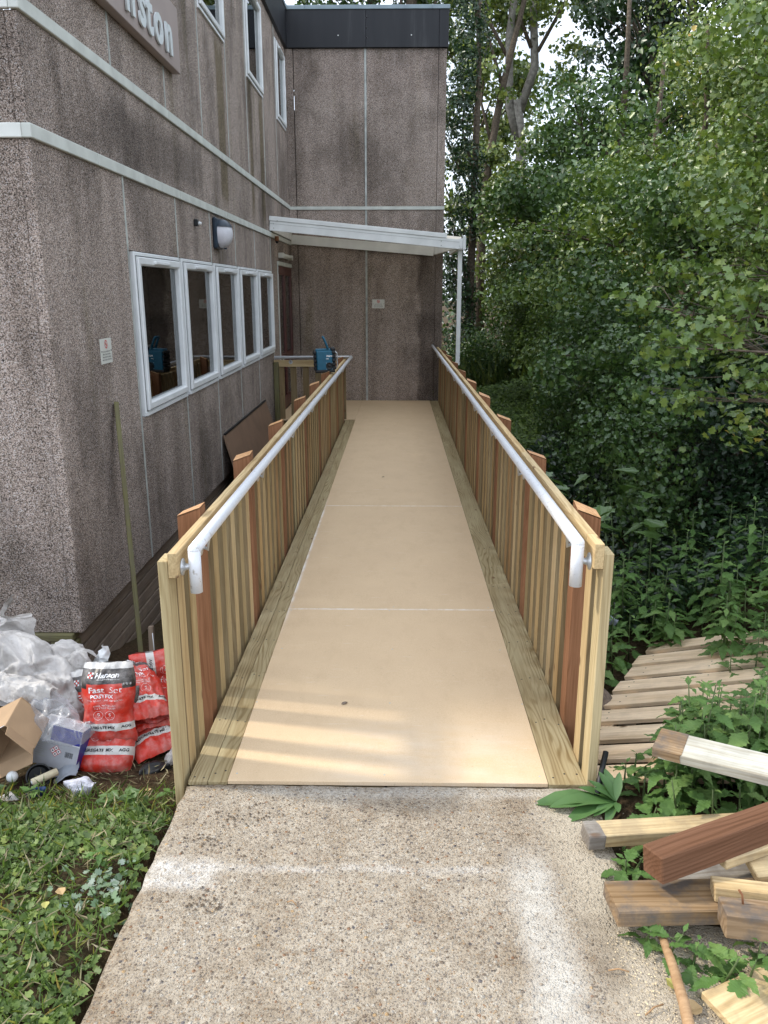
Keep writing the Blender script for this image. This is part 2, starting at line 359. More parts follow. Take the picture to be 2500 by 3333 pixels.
d5 = g.math('MULTIPLY', g.band(g.math('ADD', xj, g.math('MULTIPLY', y, .1)), .50, 3., .07), .85)
c = g.mix(d5, c, g.ramp(g.noise(p, 90, 6, .75), [(.3, (.36, .30, .22)), (.5, (.50, .43, .33)), (.7, (.60, .53, .42))]))
c = g.mix(g.math('MULTIPLY', g.math('MULTIPLY', g.band(xj, .545, .64, .03), g.band(dj, -.92, -.66, .04)), .4), c, (.36, .31, .26), 'MULTIPLY')
for d, k, cc in ((d1, .6, (.72, .70, .66)), (d2, .7, (.74, .72, .68)), (d3, .8, (.60, .57, .51)), (d4, 1., (.62, .60, .55))):
    c = g.mix(g.math('MULTIPLY', d, k), c, cc)
hgt = g.math('ADD', g.math('MULTIPLY', g.ramp(va.outputs['Distance'], [(.0, 1.), (.42, 0.)]), bigm), g.math('ADD', g.math('MULTIPLY', g.ramp(vb.outputs['Distance'], [(0., 1.), (.55, 0.)]), .5), g.math('MULTIPLY', crev, .9)))
g.bump(hgt, 1.0, .008); m_conc = g.col(c)

g = M('brown_soil', .97, .1); p = g.pos()
c = g.ramp(g.noise(p, 45, 7, .7), [(.3, (.022, .014, .008)), (.52, (.07, .045, .026)), (.72, (.16, .11, .065))])
c = g.mix(g.ramp(g.noise(p, 3, 5, .6), [(.4, 0.), (.6, .45)]), c, (.05, .045, .02))
g.bump(g.noise(p, 60, 6, .75), 1., .015); m_soil = g.col(c)

def leafmat(name, stops, rough=.36, trans=.2, spec=.6):
    g = M(name, rough, spec); a = g.n('ShaderNodeAttribute', attribute_name='rnd').outputs['Fac']
    oi = g.math('FRACT', g.math('ADD', a, g.math('MULTIPLY', g.rnd(), .35)))
    c = g.ramp(a, stops)
    c = g.mix(g.ramp(g.noise(g.pos(), 7., 3), [(.40, .5), (.60, 0.)]), c, (.55, .62, .6), 'MULTIPLY')
    c = g.mix(g.ramp(g.noise(g.pos(), 1.1, 3), [(.38, .38), (.6, 0.)]), c, (.62, .72, .62), 'MULTIPLY')
    g.col(c)
    t = g.nt.nodes.new('ShaderNodeBsdfTranslucent'); g.nt.links.new(g.mix(1., c, (1.2, 1.3, .55), 'MULTIPLY'), t.inputs['Color'])
    ms = g.nt.nodes.new('ShaderNodeMixShader'); ms.inputs[0].default_value = trans
    g.nt.links.new(g.b.outputs[0], ms.inputs[1]); g.nt.links.new(t.outputs[0], ms.inputs[2])
    g.nt.links.new(ms.outputs[0], g.nt.nodes['Material Output'].inputs['Surface']); return g.m
m_haw = leafmat('hawthorn_leaf', [(0., (0.077, 0.131, 0.031)), (.45, (0.131, 0.202, 0.046)), (.8, (0.209, 0.282, 0.064)), (.955, (0.329, 0.371, 0.086)), (.985, (0.662, 0.423, 0.100)), (1., (0.485, 0.176, 0.072))])
m_mid = leafmat('maple_leaf', [(0., (0.049, 0.098, 0.030)), (.5, (0.079, 0.144, 0.042)), (.85, (0.130, 0.210, 0.056)), (1., (0.225, 0.271, 0.069))])
m_pal = leafmat('pale_leaf', [(0., (0.093, 0.147, 0.039)), (.5, (0.178, 0.236, 0.063)), (1., (0.337, 0.367, 0.096))])
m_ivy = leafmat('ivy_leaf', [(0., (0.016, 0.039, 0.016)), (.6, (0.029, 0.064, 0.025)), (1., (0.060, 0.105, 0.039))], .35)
m_net = leafmat('nettle_leaf', [(0., (0.083, 0.156, 0.039)), (.5, (0.118, 0.216, 0.056)), (1., (0.193, 0.287, 0.085))], .55, .25, .3)
m_weed = leafmat('weed_leaf', [(0., (0.073, 0.123, 0.024)), (.45, (0.137, 0.213, 0.044)), (.8, (0.219, 0.303, 0.060)), (.95, (0.404, 0.370, 0.087)), (1., (0.769, 0.468, 0.131))], .55, .28)
m_straw = leafmat('straw_stem', [(0., (.13, .16, .05)), (.4, (.30, .25, .13)), (1., (.50, .40, .25))], .7, .1)
g = M('branch_bark', .9, .15); c = g.ramp(g.noise(g.pos(), 22, 5, .65), [(.3, (.05, .038, .028)), (.7, (.17, .135, .10))]); g.bump(g.noise(g.pos(), 50, 4), .6, .01); m_bark = g.col(c)
g = M('grey_bark', .9, .15); c = g.ramp(g.noise(g.pos(), 9, 5, .65), [(.3, (.10, .09, .075)), (.7, (.30, .28, .24))]); m_gbark = g.col(c)
m_stem = plain('green_stem', (.10, .14, .05), .6, .2)
# ================================================================ terrain, path
def ground_z(x, y):
    zl = -.06 - .24 * ss(-.35, .6, y) - .48 * ss(.9, 3.6, y)
    zr = -.045 - .36 * ss(-.05, .8, y) - .22 * ss(1.2, 4, y) + .75 * ss(1.2, 3.6, x) * ss(-1, 2.5, y) * (1 - .5 * ss(7, 13, y)) 
    t = ss(-.4, .4, x); z = zl * (1 - t) + zr * t
    if -.85 < x < .8 and y < .15: z = min(z, -.14)
    return z + .018 * fbm(x, y, 0, 3.2, 3) + .5 * ss(16, 40, y) - .0 
gx = np.unique(np.concatenate([np.linspace(-60, -3, 16), np.arange(-3, 4, .07), np.linspace(4, 60, 22)]))
gy = np.unique(np.concatenate([np.linspace(-30, -2, 8), np.arange(-2, 4.5, .07), np.linspace(4.5, 20, 40), np.linspace(20, 120, 20)]))
vs = [(x, y, ground_z(x, y)) for y in gy for x in gx]; nx = len(gx)
fs = [(j * nx + i, j * nx + i + 1, (j + 1) * nx + i + 1, (j + 1) * nx + i) for j in range(len(gy) - 1) for i in range(nx - 1)]
o = obj('ground', mesh_from('ground', vs, fs, True), m_soil); o['kind'] = 'structure'

# concrete path: one slab with worn edges
E0, E1 = -.795, .775
ny, nxx = 60, 40; vs = []; 
ys = np.linspace(-3.6, -.004, ny)
def edge_l(y): return E0 - .012 * ss(-.2, -.8, y) + .010 * fbm(1, y, 0, 9, 3) + .006 * pn(0, y, 3, 26)
def edge_r(y): return .735 + .03 * fbm(4, y, 0, 5, 3) + .35 * 1.6 * (1 - ss(-.74, -.64, y))
xs = np.linspace(0, 1, nxx)
for y in ys:
    a, b = edge_l(y), edge_r(y)
    yy = y + (.006 * pn(0, 0, 1, 1) if y < -.01 else 0)
    for t in xs:
        x = a + (b - a) * t; zz = -.010 + .0035 * fbm(x, y, 0, 3, 3)
        if y > -.03: yy = y + .006 * fbm(x, 2, 0, 14, 3) - .004; zz -= .004
        if t in (0, 1): zz -= .006
        vs.append((x, yy, zz))
n0 = len(vs); fs = [(j * nxx + i, j * nxx + i + 1, (j + 1) * nxx + i + 1, (j + 1) * nxx + i) for j in range(ny - 1) for i in range(nxx - 1)]
rim = [i for i in range(nxx)] + [j * nxx + nxx - 1 for j in range(1, ny)] + [(ny - 1) * nxx + i for i in range(nxx - 2, -1, -1)] + [j * nxx for j in range(ny - 2, 0, -1)]
for r in rim: v = vs[r]; vs.append((v[0] + (-.008 if v[0] < 0 else .008), v[1], -.20))
for k in range(len(rim)): a, b = rim[k], rim[(k + 1) % len(rim)]; fs.append((a, n0 + k, n0 + (k + 1) % len(rim), b))
o = obj('concrete_path', mesh_from('concrete_path', vs, fs, True), m_conc); o['kind'] = 'structure'
for p_ in o.data.polygons:
    if p_.index >= len(fs) - len(rim): p_.use_smooth = False

# ================================================================ building
XW, YF, YB, XR = -1.86, 1.71, 11.90, .775
bld = thing('modular_building', 'two-storey pebble-dashed modular building with white trim, L-shaped around the ramp', 'building', (XW, YF, -.16))
GS = [3.115, 4.43, 5.69, 6.945, 8.24, 9.60]      # ground floor joints along the side wall
US = [3.055, 4.337, 5.595, 6.86, 8.08, 9.38, 10.6]
def panel_x(y0, y1, z0, z1, p=bld): return box('wall_panel', XW - .06, XW, y0, y1, z0, z1, m_dash, p, .002)
jt = .012
# ground floor side
edges = [YF + .0] + GS + [YB]
for i in range(len(edges) - 1):
    a, b = edges[i] + (jt if i else 0), edges[i + 1] - jt
    if 1 <= i <= 5:
        panel_x(a, b, -.16, .895); panel_x(a, b, 2.065, 2.537)
    elif i == 0: panel_x(a, b, -.16, 2.537)
    else:
        panel_x(a, 10.22, -.16, 2.537); panel_x(10.22 + .002, b, 2.235, 2.537)
for y in GS:
    if y < 9.0 or True: box('joint_strip', XW - .05, XW + .004, y - jt, y + jt, -.16, 2.537, m_strip, bld, .001)
# middle band and upper floor
for a, b in ((YF, 4.3), (4.3, 5.64), (5.64, 8.1), (8.1, YB)): panel_x(a + .003, b - .003, 2.605, 3.112)
edges = [YF] + US + [YB]
UW = {3: (5.655, 6.80, 4.30, 5.42), 5: (8.14, 9.32, 4.30, 5.42), 7: (10.68, 11.66, 4.30, 5.42)}
for i in range(len(edges) - 1):
    a, b = edges[i] + (jt if i else 0), edges[i + 1] - jt
    if i in UW:
        y0, y1, z0, z1 = UW[i]; panel_x(a, b, 3.182, z0); panel_x(a, b, z1, 5.56)
        if b - y1 > .03: panel_x(y1, b, z0 + .001, z1 - .001)
        if y0 - a > .03: panel_x(a, y0, z0 + .001, z1 - .001)
    else: panel_x(a, b, 3.182, 5.56)
for y in US: box('joint_strip', XW - .05, XW + .004, y - jt, y + jt, 3.182, 5.56, m_strip, bld, .001)
# front face of the left wing
for a, b in ((-3.3, XW - .002), (-6.0, -3.32)):
    for z0, z1 in ((-.16, 2.537), (2.605, 3.112), (3.182, 5.56)): box('wall_panel', a, b - (.06 if b > -2 else 0), YF - .0, YF + .06, z0, z1, m_dash, bld, .003)
# corner angle of each storey (rounded render edge)
for z0, z1 in ((-.16, 2.537), (2.605, 3.112), (3.182, 5.56)): box('wall_corner', XW - .063, XW + .001, YF - .002, YF + .03, z0, z1, m_dash, bld, .008)
# white trims
for zc in (2.571, 3.147):
    z0, z1 = zc - .034, zc + .035
    js = [YF - .022, 2.62 if zc < 3 else 4.35, 4.55 if zc < 3 else 6.7, 6.5 if zc < 3 else 8.7, 9.0 if zc < 3 else 10.3, YB]
    for a, b in zip(js[:-1], js[1:]): box('side_trim', XW - .03, XW + .020, a + .0015, b - .0015, z0, z1, m_trimw, bld, .004)
    box('front_trim', -6.0, XW - .031, YF - .022, YF + .01, z0, z1, m_trimf, bld, .004)
# back wall
cols = [(XW, -1.735), (-1.725, -.570), (-.535, .640), (.644, XR)]
for a, b in cols:
    for z0, z1 in ((-.16, 3.109), (3.168, 5.572)):
        box('wall_panel', a + .0015, b - .0015, YB - (.012 if a == XW else 0) + (0.0), YB + .06, z0, z1, m_dash, bld, .003)
for z0, z1 in ((-.13, 3.109), (3.168, 5.572)): box('joint_strip', -.569, -.536, YB - .006, YB + .05, z0, z1, m_strip, bld, .002)
box('back_trim', XW + .021, XR + .004, YB - .018, YB + .02, 3.112, 3.166, m_trimw, bld, .003)
box('back_trim', XW + .021, -.3, YB - .016, YB + .02, 2.545, 2.598, m_trimw, bld, .003)
# right side and rear of the back wing, core walls
for z0, z1 in ((-.16, 3.109), (3.168, 5.572)):
    for a, b in ((YB + .062, 14.0), (14.01, 16.5)): box('wall_panel', XR - .06, XR, a, b, z0, z1, m_dash, bld, .003)
box('rear_wall', -6, XR, 16.51, 16.6, -.16, 5.57, m_dash, bld)
box('left_wall', -6.08, -6.0, YF, 16.6, -.16, 5.57, m_dash, bld)
# fascia and roof edge
fx = XW + .045
for a, b in ((YF - .05, 4.3), (4.303, 6.9), (6.903, 9.5), (9.503, YB - .052)): box('fascia_board', XW - .02, fx, a, b, 5.562, 6.12, m_fascia, bld, .003)
for a, b in ((XW - .02, -.54), (-.537, .64), (.643, XR + .02)): box('fascia_board', a, b, YB - .05, YB + .03, 5.575, 6.12, m_fascia, bld, .003)
box('fascia_board', XR - .02, XR + .02, YB + .031, 16.6, 5.575, 6.12, m_fascia, bld, .003)
box('fascia_board', -6.1, XW - .021, YF - .05, YF + .01, 5.562, 6.12, m_fascia, bld, .003)
box('roof_edge', XW - .05, fx + .015, YF - .07, YB - .068, 6.121, 6.175, m_cap, bld, .004)
for a, b in ((XW - .05, -1.52), (-1.518, .52), (.522, XR + .035)): box('roof_edge', a, b, YB - .067, YB + .06, 6.121, 6.18, m_cap, bld, .004)
box('roof_edge', XR - .03, XR + .035, YB + .061, 16.65, 6.121, 6.18, m_cap, bld, .004)
box('roof', -6.1, XW - .03, YF - .04, 16.6, 6.06, 6.13, m_fascia, bld); box('roof', XW - .028, XR - .03, YB + .04, 16.6, 6.06, 6.13, m_fascia, bld)
for x in (-1.0, -.54, -.54, .18): 
    for z in ((5.75,) if x != -.54 else (5.72, 5.86, 6.0)): obj('rivet', mesh_from('rivet', *lathe_mesh([(.010, 0), (.008, .004)], 8)), m_wprint, bld, T(x + .015, YB - .05, z) @ Matrix.Rotation(R(90), 4, 'X'))

def window(y0, y1, z0, z1, room=.35):
    F = thing_child('window', bld, (XW, (y0 + y1) / 2, z0))
    a, d = .048, .05
    X0, X1 = XW - .05, XW + .012
    def fr(nm, ya, yb, za, zb, t, x0, x1, side):
        beam(nm, (0, 0, 0), (1, 0, 0), 1, 1, m_white, F) if False else None
    # outer frame as one moulded ring
    def ring(nm, ya, yb, za, zb, t, x0, x1, mat, par):
        vs, fs = [], []
        O = [(ya, za), (yb, za), (yb, zb), (ya, zb)]; I = [(ya + t, za + t), (yb - t, za + t), (yb - t, zb - t), (ya + t, zb - t)]
        C_ = [(ya + .007, za + .007), (yb - .007, za + .007), (yb - .007, zb - .007), (ya + .007, zb - .007)]
        D_ = [(ya + t - .012, za + t - .012), (yb - t + .012, za + t - .012), (yb - t + .012, zb - t + .012), (ya + t - .012, zb - t + .012)]
        for L, x in ((O, x0), (O, x1 - .007), (C_, x1), (D_, x1), (I, x1 - .010), (I, x0)):
            vs += [(x, q[0], q[1]) for q in L]
        for k in range(5):
            for i in range(4): fs.append((k * 4 + i, k * 4 + (i + 1) % 4, k * 4 + 4 + (i + 1) % 4, k * 4 + 4 + i))
        for i in range(4): fs.append((20 + i, 20 + (i + 1) % 4, (i + 1) % 4, i))
        return obj(nm, mesh_from(nm, vs, fs), mat, par)
    ring('window_frame', y0, y1, z0, z1, a, X0, X1, m_white, F)
    s = .030
    ring('gasket_and_shadow_gap', y0 + .020, y1 - .020, z0 + .032, z1 - .024, .014, X0 + .01, X1 + .0025, m_black, F)  # black gasket ring that also paints in the shadow gap around the sash
    ring('sash', y0 + s, y1 - s + .004, z0 + s + .012, z1 - s - .004, .058, XW - .045, X1 + .022, m_white, F)
    box('gasket_and_shadow_gap', XW - .03, XW + .0135, y0 + s + .045, y1 - s - .045, z0 + .087, z0 + .092, m_black, F, 0)
    box('pane', XW - .012, XW - .008, y0 + s + .05, y1 - s - .05, z0 + s + .06, z1 - s - .055, m_glass, F, 0)
    box('sill', XW + .0125, XW + .019, y0 + .004, y1 - .004, z0 + .001, z0 + .028, m_white, F, .001)
    # trickle vent across the top of the sash
    ym = (y0 + y1) / 2; vz = z1 - .066
    beam('vent_cover', (X1 + .028, ym - .20, vz), (X1 + .028, ym + .20, vz), .020, .026, m_white, F, .006)
    # blind inside
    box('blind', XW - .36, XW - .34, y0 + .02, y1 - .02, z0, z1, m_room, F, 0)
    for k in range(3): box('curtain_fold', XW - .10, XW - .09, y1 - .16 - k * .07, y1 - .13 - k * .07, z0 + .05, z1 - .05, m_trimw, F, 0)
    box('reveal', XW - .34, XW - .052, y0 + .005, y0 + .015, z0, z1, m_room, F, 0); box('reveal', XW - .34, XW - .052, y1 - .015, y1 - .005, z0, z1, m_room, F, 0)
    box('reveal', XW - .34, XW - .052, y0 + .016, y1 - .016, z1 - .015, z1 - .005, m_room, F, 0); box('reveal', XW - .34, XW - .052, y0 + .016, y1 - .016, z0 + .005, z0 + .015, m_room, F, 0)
def thing_child(name, parent, loc):
    o = bpy.data.objects.new(name, None); o.empty_display_size = .05; return link(o, parent, T(*loc))
for y0, y1 in ((3.205, 4.405), (4.497, 5.665), (5.763, 6.930), (7.05, 8.22), (8.33, 9.575)): window(y0, y1, .90, 2.06)
for y0, y1, z0, z1 in UW.values(): window(y0, y1, z0, z1)

# door under the canopy
D_ = thing_child('door', bld, (XW, 11.0, -.03))
dy0, dy1, dz0, dz1 = 10.235, 11.86, -.10, 2.225
box('door_lintel', XW - .03, XW + .022, dy0 - .0, dy1, 2.165, 2.225, m_trimw, D_)
box('door_frame', XW - .03, XW + .012, dy0, dy0 + .03, dz0, 2.164, m_trimw, D_)
for a, b, z0, z1 in ((dy0 + .031, dy0 + .13, dz0, 2.16), (10.92, 11.06, dz0, 2.16), (11.74, dy1, dz0, 2.16)): box('door_stile', XW - .03, XW + .006, a, b, z0, z1, m_door, D_)
for a, b in ((dy0 + .132, 10.918), (11.062, 11.738)):
    for z0, z1 in ((dz0, .10), (.62, .80), (2.03, 2.16)): box('door_rail', XW - .03, XW + .004, a, b, z0, z1, m_door, D_)
    for z0, z1 in ((.101, .619), (.801, 2.029)): box('pane', XW - .02, XW - .015, a, b, z0, z1, m_glass, D_, 0)
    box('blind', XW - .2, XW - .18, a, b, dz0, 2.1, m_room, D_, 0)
box('letter_plate', XW + .0065, XW + .012, 10.46, 10.62, .64, .76, m_plate, D_)

# timber skirting below the wall
sk = thing('timber_skirting', 'grey-brown horizontal timber skirting closing the gap beneath the building', 'skirting', (XW, YF, -.8))
for k in range(7):
    z1 = -.195 - k * .105; d = .0
    for a, b in ((YF + .04, 4.6), (4.604, 7.6), (7.604, 11.85)):
        beam('skirting_board', (XW - .065, a, z1 - .049), (XW - .065, b, z1 - .049), .022, .090, m_skirt, sk, .003)
    beam('skirting_board', (-6.0, YF + .05, z1 - .049), (XW - .09, YF + .05, z1 - .049), .022, .090, m_skirt, sk, .003)
box('backing', XW - .16, XW - .08, YF + .09, 11.8, -.95, -.162, m_black, sk, 0)
beam('bearer', (-3.2, YF + .02, -.185), (XW - .05, YF + .02, -.185), .10, .045, m_green, sk, .004)
beam('corner_block', (-2.05, YF + .012, -.26), (XW - .035, YF + .012, -.26), .075, .095, m_green, sk, .004)

# sign on the side wall
sg = thing('wall_sign', 'taupe name board with raised white letters, high on the near end of the side wall', 'sign', (XW, 3.3, 3.45))
box('sign_board', XW + .005, XW + .075, .9, 4.60, 3.497, 3.975, m_taupe, sg, .004)
v, f = text_data('nston', .40, .012, 'RIGHT')
me = mesh_from('letters', v, f)
tx = []
for ch_i, (chs, yr) in enumerate((('n', 4.335), ('o', 4.075), ('t', 3.80), ('s', 3.64), ('n', 3.40))):
    me = text_mesh(chs, .405, .010, .007, 'RIGHT')
    Mw = Matrix(((0, 0, 1, XW + .088), (1, 0, 0, yr), (0, 1, 0, 3.565), (0, 0, 0, 1)))
    obj('letter', me, m_letter, sg, Mw)

# bulkhead lamp
lamp = thing('bulkhead_wall_lamp', 'round bulkhead lamp with dark hood and opal diffuser above the windows', 'lamp', (XW, 5.95, 2.2))
box('base_plate', XW, XW + .045, 5.80, 6.10, 2.20, 2.50, m_navy, lamp, .015)
def dome(nm, z0, z1, rx, ry, rz, mat, grow=0., par=None, c=(XW + .045, 5.95, 2.35)):
    vs, fs = [], []; nu, nv = 20, 14
    for j in range(nv + 1):
        ph = -math.pi / 2 + math.pi * j / nv
        for i in range(nu + 1):
            th = -math.pi / 2 + math.pi * i / nu
            vs.append((c[0] + (rx + grow) * math.cos(ph) ** .8 * max(0, math.cos(th)) ** .8, c[1] + (ry + grow) * math.cos(ph) ** .8 * math.sin(th), c[2] + (rz + grow) * math.sin(ph)))
    for j in range(nv):
        for i in range(nu):
            zc = (vs[j * (nu + 1)][2] + vs[(j + 1) * (nu + 1)][2]) / 2
            if z0 <= zc <= z1: fs.append((j * (nu + 1) + i, j * (nu + 1) + i + 1, (j + 1) * (nu + 1) + i + 1, (j + 1) * (nu + 1) + i))
    me = mesh_from(nm, vs, fs, True); bm = bmesh.new(); bm.from_mesh(me); bmesh.ops.remove_doubles(bm, verts=bm.verts, dist=1e-5); bmesh.ops.delete(bm, geom=[v for v in bm.verts if not v.link_faces], context='VERTS'); bm.to_mesh(me); bm.free(); return obj(nm, me, mat, par)
dome('diffuser', 0, 9, .13, .13, .135, m_diff, 0, lamp); dome('hood', 2.40, 9, .13, .13, .135, m_navy, .008, lamp)
box('catch', XW + .08, XW + .11, 5.94, 5.96, 2.200, 2.214, m_navy, lamp)
hk = thing('wall_sensor', 'small black sensor with white tip on the wall left of the lamp', 'sensor', (XW, 5.07, 2.37))
box('sensor_body', XW, XW + .035, 5.04, 5.10, 2.36, 2.42, m_black, hk, .006)
obj('sensor_tip', mesh_from('sensor_tip', *lathe_mesh([(.012, 0), (.016, .01), (.010, .03)], 10), smooth=True), m_white, hk, T(XW + .035, 5.075, 2.385) @ Matrix.Rotation(R(90), 4, 'Y'))
tl = thing('door_batten_light', 'tube light mounted on the wall above the brown door', 'lamp', (XW, 11.0, 2.28))
box('end_cap', XW, XW + .09, 10.36, 10.42, 2.275, 2.355, m_plate, tl, .01); box('end_cap', XW, XW + .09, 11.45, 11.51, 2.275, 2.355, m_plate, tl, .01)
tube('tube_cover', [(XW + .05, 10.421, 2.315), (XW + .05, 11.449, 2.315)], .036, m_plate, tl)
lk = thing('canopy_downlight', 'small brown fitting hanging beneath the wall end of the canopy', 'lamp', (XW + .05, 9.95, 2.45))
tube('fitting_body', [(XW + .05, 9.95, 2.57), (XW + .05, 9.95, 2.50)], .030, m_post, lk); tube('fitting_lens', [(XW + .05, 9.95, 2.50), (XW + .05, 9.95, 2.47)], [.028, .018], m_black, lk)

# no-smoking notices
def notice(center, wdt, hgt, axis, label):
    if axis == 'x': Mw = Matrix(((0, 0, 1, center[0]), (1, 0, 0, center[1]), (0, 1, 0, center[2]), (0, 0, 0, 1)))
    else: Mw = Matrix(((1, 0, 0, center[0]), (0, 0, -1, center[1]), (0, 1, 0, center[2]), (0, 0, 0, 1)))
    t = thing('no_smoking_notice', label, 'notice', center)
    obj('plate', box_mesh(wdt, hgt, .004, .001, m_plate, key='pl%.2f' % wdt), m_plate, t, Mw @ T(0, 0, .002))
    # red ring with bar
    R0, r0 = hgt * .17, hgt * .125; vs, fs = [], []
    for k in range(24):
        a = 2 * math.pi * k / 24
        vs += [(R0 * math.cos(a), R0 * math.sin(a), 0), (r0 * math.cos(a), r0 * math.sin(a), 0)]
    for k in range(24): fs.append((2 * k, 2 * ((k + 1) % 24), 2 * ((k + 1) % 24) + 1, 2 * k + 1))
    q = r0 * .9; b = .02 * hgt; n = len(vs); vs += [(-q * .7 - b, q * .7 - b, .0004), (-q * .7 + b, q * .7 + b, .0004), (q * .7 + b, -q * .7 + b, .0004), (q * .7 - b, -q * .7 - b, .0004)]; fs.append((n, n + 1, n + 2, n + 3))
    cy = hgt * .27
    obj('prohibition_ring', mesh_from('ring', vs, fs), m_rprint, t, Mw @ T(0, cy, .0048))
    vs = [(-q * .6, -.015 * hgt, 0), (q * .6, -.015 * hgt, 0), (q * .6, .02 * hgt, 0), (-q * .6, .02 * hgt, 0)]
    obj('cigarette_mark', mesh_from('mark', vs, [(0, 1, 2, 3)]), m_print, t, Mw @ T(0, cy, .0044))
    for k, ln in enumerate(('You are now within the', 'effects of passive smoking.', 'Please refrain from smoking', 'within 2 metres of the building')):
        obj('lettering', text_mesh(ln, hgt * .085, .0002, 0, 'CENTER'), m_print, t, Mw @ T(0, -hgt * (.04 + .11 * k), .0046))
    for sx in (-1, 1): obj('screw', mesh_from('screw', *lathe_mesh([(.005, 0), (.004, .003)], 8)), m_print, t, Mw @ T(sx * wdt * .42, -hgt * .0, .004))
notice((XW + .001, 2.513, 1.425), .20, .155, 'x', 'white no-smoking notice on the near side wall, left of the windows')
notice((-.345, YB - .001, 1.563), .215, .150, 'y', 'white no-smoking notice on the back wall, right of the centre joint')

# ================================================================ canopy
g = M('translucent_roof_sheet', .4, .4); g.b.inputs['Base Color'].default_value = (.75, .74, .68, 1)
t_ = g.nt.nodes.new('ShaderNodeBsdfTranslucent'); t_.inputs[0].default_value = (.80, .72, .60, 1); ms = g.nt.nodes.new('ShaderNodeMixShader'); ms.inputs[0].default_value = .8
g.nt.links.new(g.b.outputs[0], ms.inputs[1]); g.nt.links.new(t_.outputs[0], ms.inputs[2]); g.nt.links.new(ms.outputs[0], g.nt.nodes['Material Output'].inputs['Surface']); m_poly = g.m
ca = thing('entrance_canopy', 'white lean-to canopy over the landing with a single post', 'canopy', (-.5, 10.7, -.1))
yc = 9.62
def cz(x): return 2.725 + (x + 1.87) / 2.80 * (2.458 - 2.725)
beam('front_beam', (-1.86, yc, cz(-1.86) - .03), (.93, yc, cz(.93) - .03), .055, .135, m_canopy, ca, .004)
beam('front_capping', (-1.86, yc - .004, cz(-1.86) + .071), (.70, yc - .004, cz(.70) + .071), .066, .062, m_canopy, ca, .004)
beam('beam_groove', (-1.858, yc - .0285, cz(-1.858) + .0), (.91, yc - .0285, cz(.91) + .0), .003, .004, m_strip, ca, 0)
beam('gutter', (.905, 9.585, 2.445), (.905, 12.0, 2.445), .05, .14, m_canopy, ca, .006)
box('beam_end_cap', .931, .975, 9.575, 9.66, 2.36, 2.55, m_canopy, ca, .004)
beam('rear_beam', (-1.835, 11.86, 2.635), (.61, 11.86, 2.435), .035, .15, m_canopy, ca, .003)
beam('right_beam', (.63, 11.84, 2.44), (.84, 9.66, 2.43), .04, .12, m_canopy, ca, .003)
beam('wall_plate', (XW + .03, 9.66, 2.685), (XW + .03, 11.84, 2.685), .02, .14, m_canopy, ca, .003)
vs = [(-1.85, 9.6, 2.80), (.92, 9.6, 2.535), (.92, 11.89, 2.535), (-1.85, 11.89, 2.80)]; 
obj('roof_sheet', mesh_from('roof_sheet', vs, [(3, 2, 1, 0)]), m_poly, ca)
beam('canopy_post', (.905, 9.72, .70), (.905, 9.72, 2.374), .062, .062, m_canopy, ca, .004)
for x, dz in ((-1.80, .03), (-1.80, -.03), (-1.745, .075), (.62, -.04), (.62, .02), (.90, .03), (.90, -.04)):
    obj('bolt', mesh_from('bolt', *lathe_mesh([(.008, 0), (.006, .004)], 8)), m_strip, ca, T(x, yc - .030 - (.009 if dz > .07 else 0), cz(x) + dz - .03) @ Matrix.Rotation(R(90), 4, 'X'))

# ================================================================ ramp
S = -.0107
ramp = thing('timber_ramp', 'timber access ramp surfaced with buff anti-slip sheets between two slatted fences', 'ramp', (0, 0, -.1))
js = [0.001, 1.768, 4.228, 6.69, 9.15, 11.60, YB - .004]
for a, b in zip(js[:-1], js[1:]):
    xa, xb = -.641, .576
    if a > 9: pass
    F0, F1 = (xa + xb) / 2, 0
    if a < 9: beam('deck_sheet', (F0, a + .0015, S * a - .009), (F0, b - .0015, S * b - .009), xb - xa, .018, m_sheet, ramp, .0015)
for a, b in ((9.151, 11.60), (11.603, YB - .004)):
    a2 = max(a, 9.50)
    if a < 9.5: beam('deck_sheet', (-.032, a, S * a - .009), (-.032, 9.499, S * 9.5 - .009), 1.217, .018, m_sheet, ramp, .0015)
    beam('deck_sheet', (-.032, a2 + .001, S * a2 - .009), (-.032, b, S * b - .009), 1.217, .018, m_sheet, ramp, .0015)
    beam('deck_sheet', (-1.25, a2 + .001, S * a2 - .009), (-1.25, b, S * b - .009), 1.215, .018, m_sheet, ramp, .0015)
for x0, x1, ys_ in ((-.792, -.7185, (0, 2.25, 4.7, 7.1, 9.49)), (-.7165, -.6425, (0, .93, 3.35, 5.8, 8.2, 9.49)), (.578, .722, (0, 2.22, 4.9, 7.6, 10.2, YB - .004))):
    for a, b in zip(ys_[:-1], ys_[1:]):
        beam('edge_board', ((x0 + x1) / 2, a + .0015, S * a - .0135), ((x0 + x1) / 2, b - .0015, S * b - .0135), x1 - x0, .020, m_edge, ramp, .002)
        for k in range(int((b - a) / .4) + 1):
            yy = a + .05 + k * .4
            if yy < 4.5:
                for sx in (.25, .75): obj('screw', SCREW, None, ramp, T(x0 + (x1 - x0) * sx + random.uniform(-.006, .006), yy + random.uniform(-.02, .02), S * yy - .0034)) if False else None
scr = mesh_from('screw', *lathe_mesh([(.0045, 0), (.004, .0012)], 8)); scr.materials.append(m_print)
for x0, x1 in ((-.792, -.7185), (-.7165, -.6425), (.578, .722)):
    for k in range(11):
        yy = .05 + k * .42
        for sx in ((.3, .72) if x1 - x0 < .1 else (.22, .5, .8)):
            obj('screw', scr, m_print, ramp, T(x0 + (x1 - x0) * sx + random.uniform(-.008, .008), yy + random.uniform(-.03, .03), S * yy - .0042))
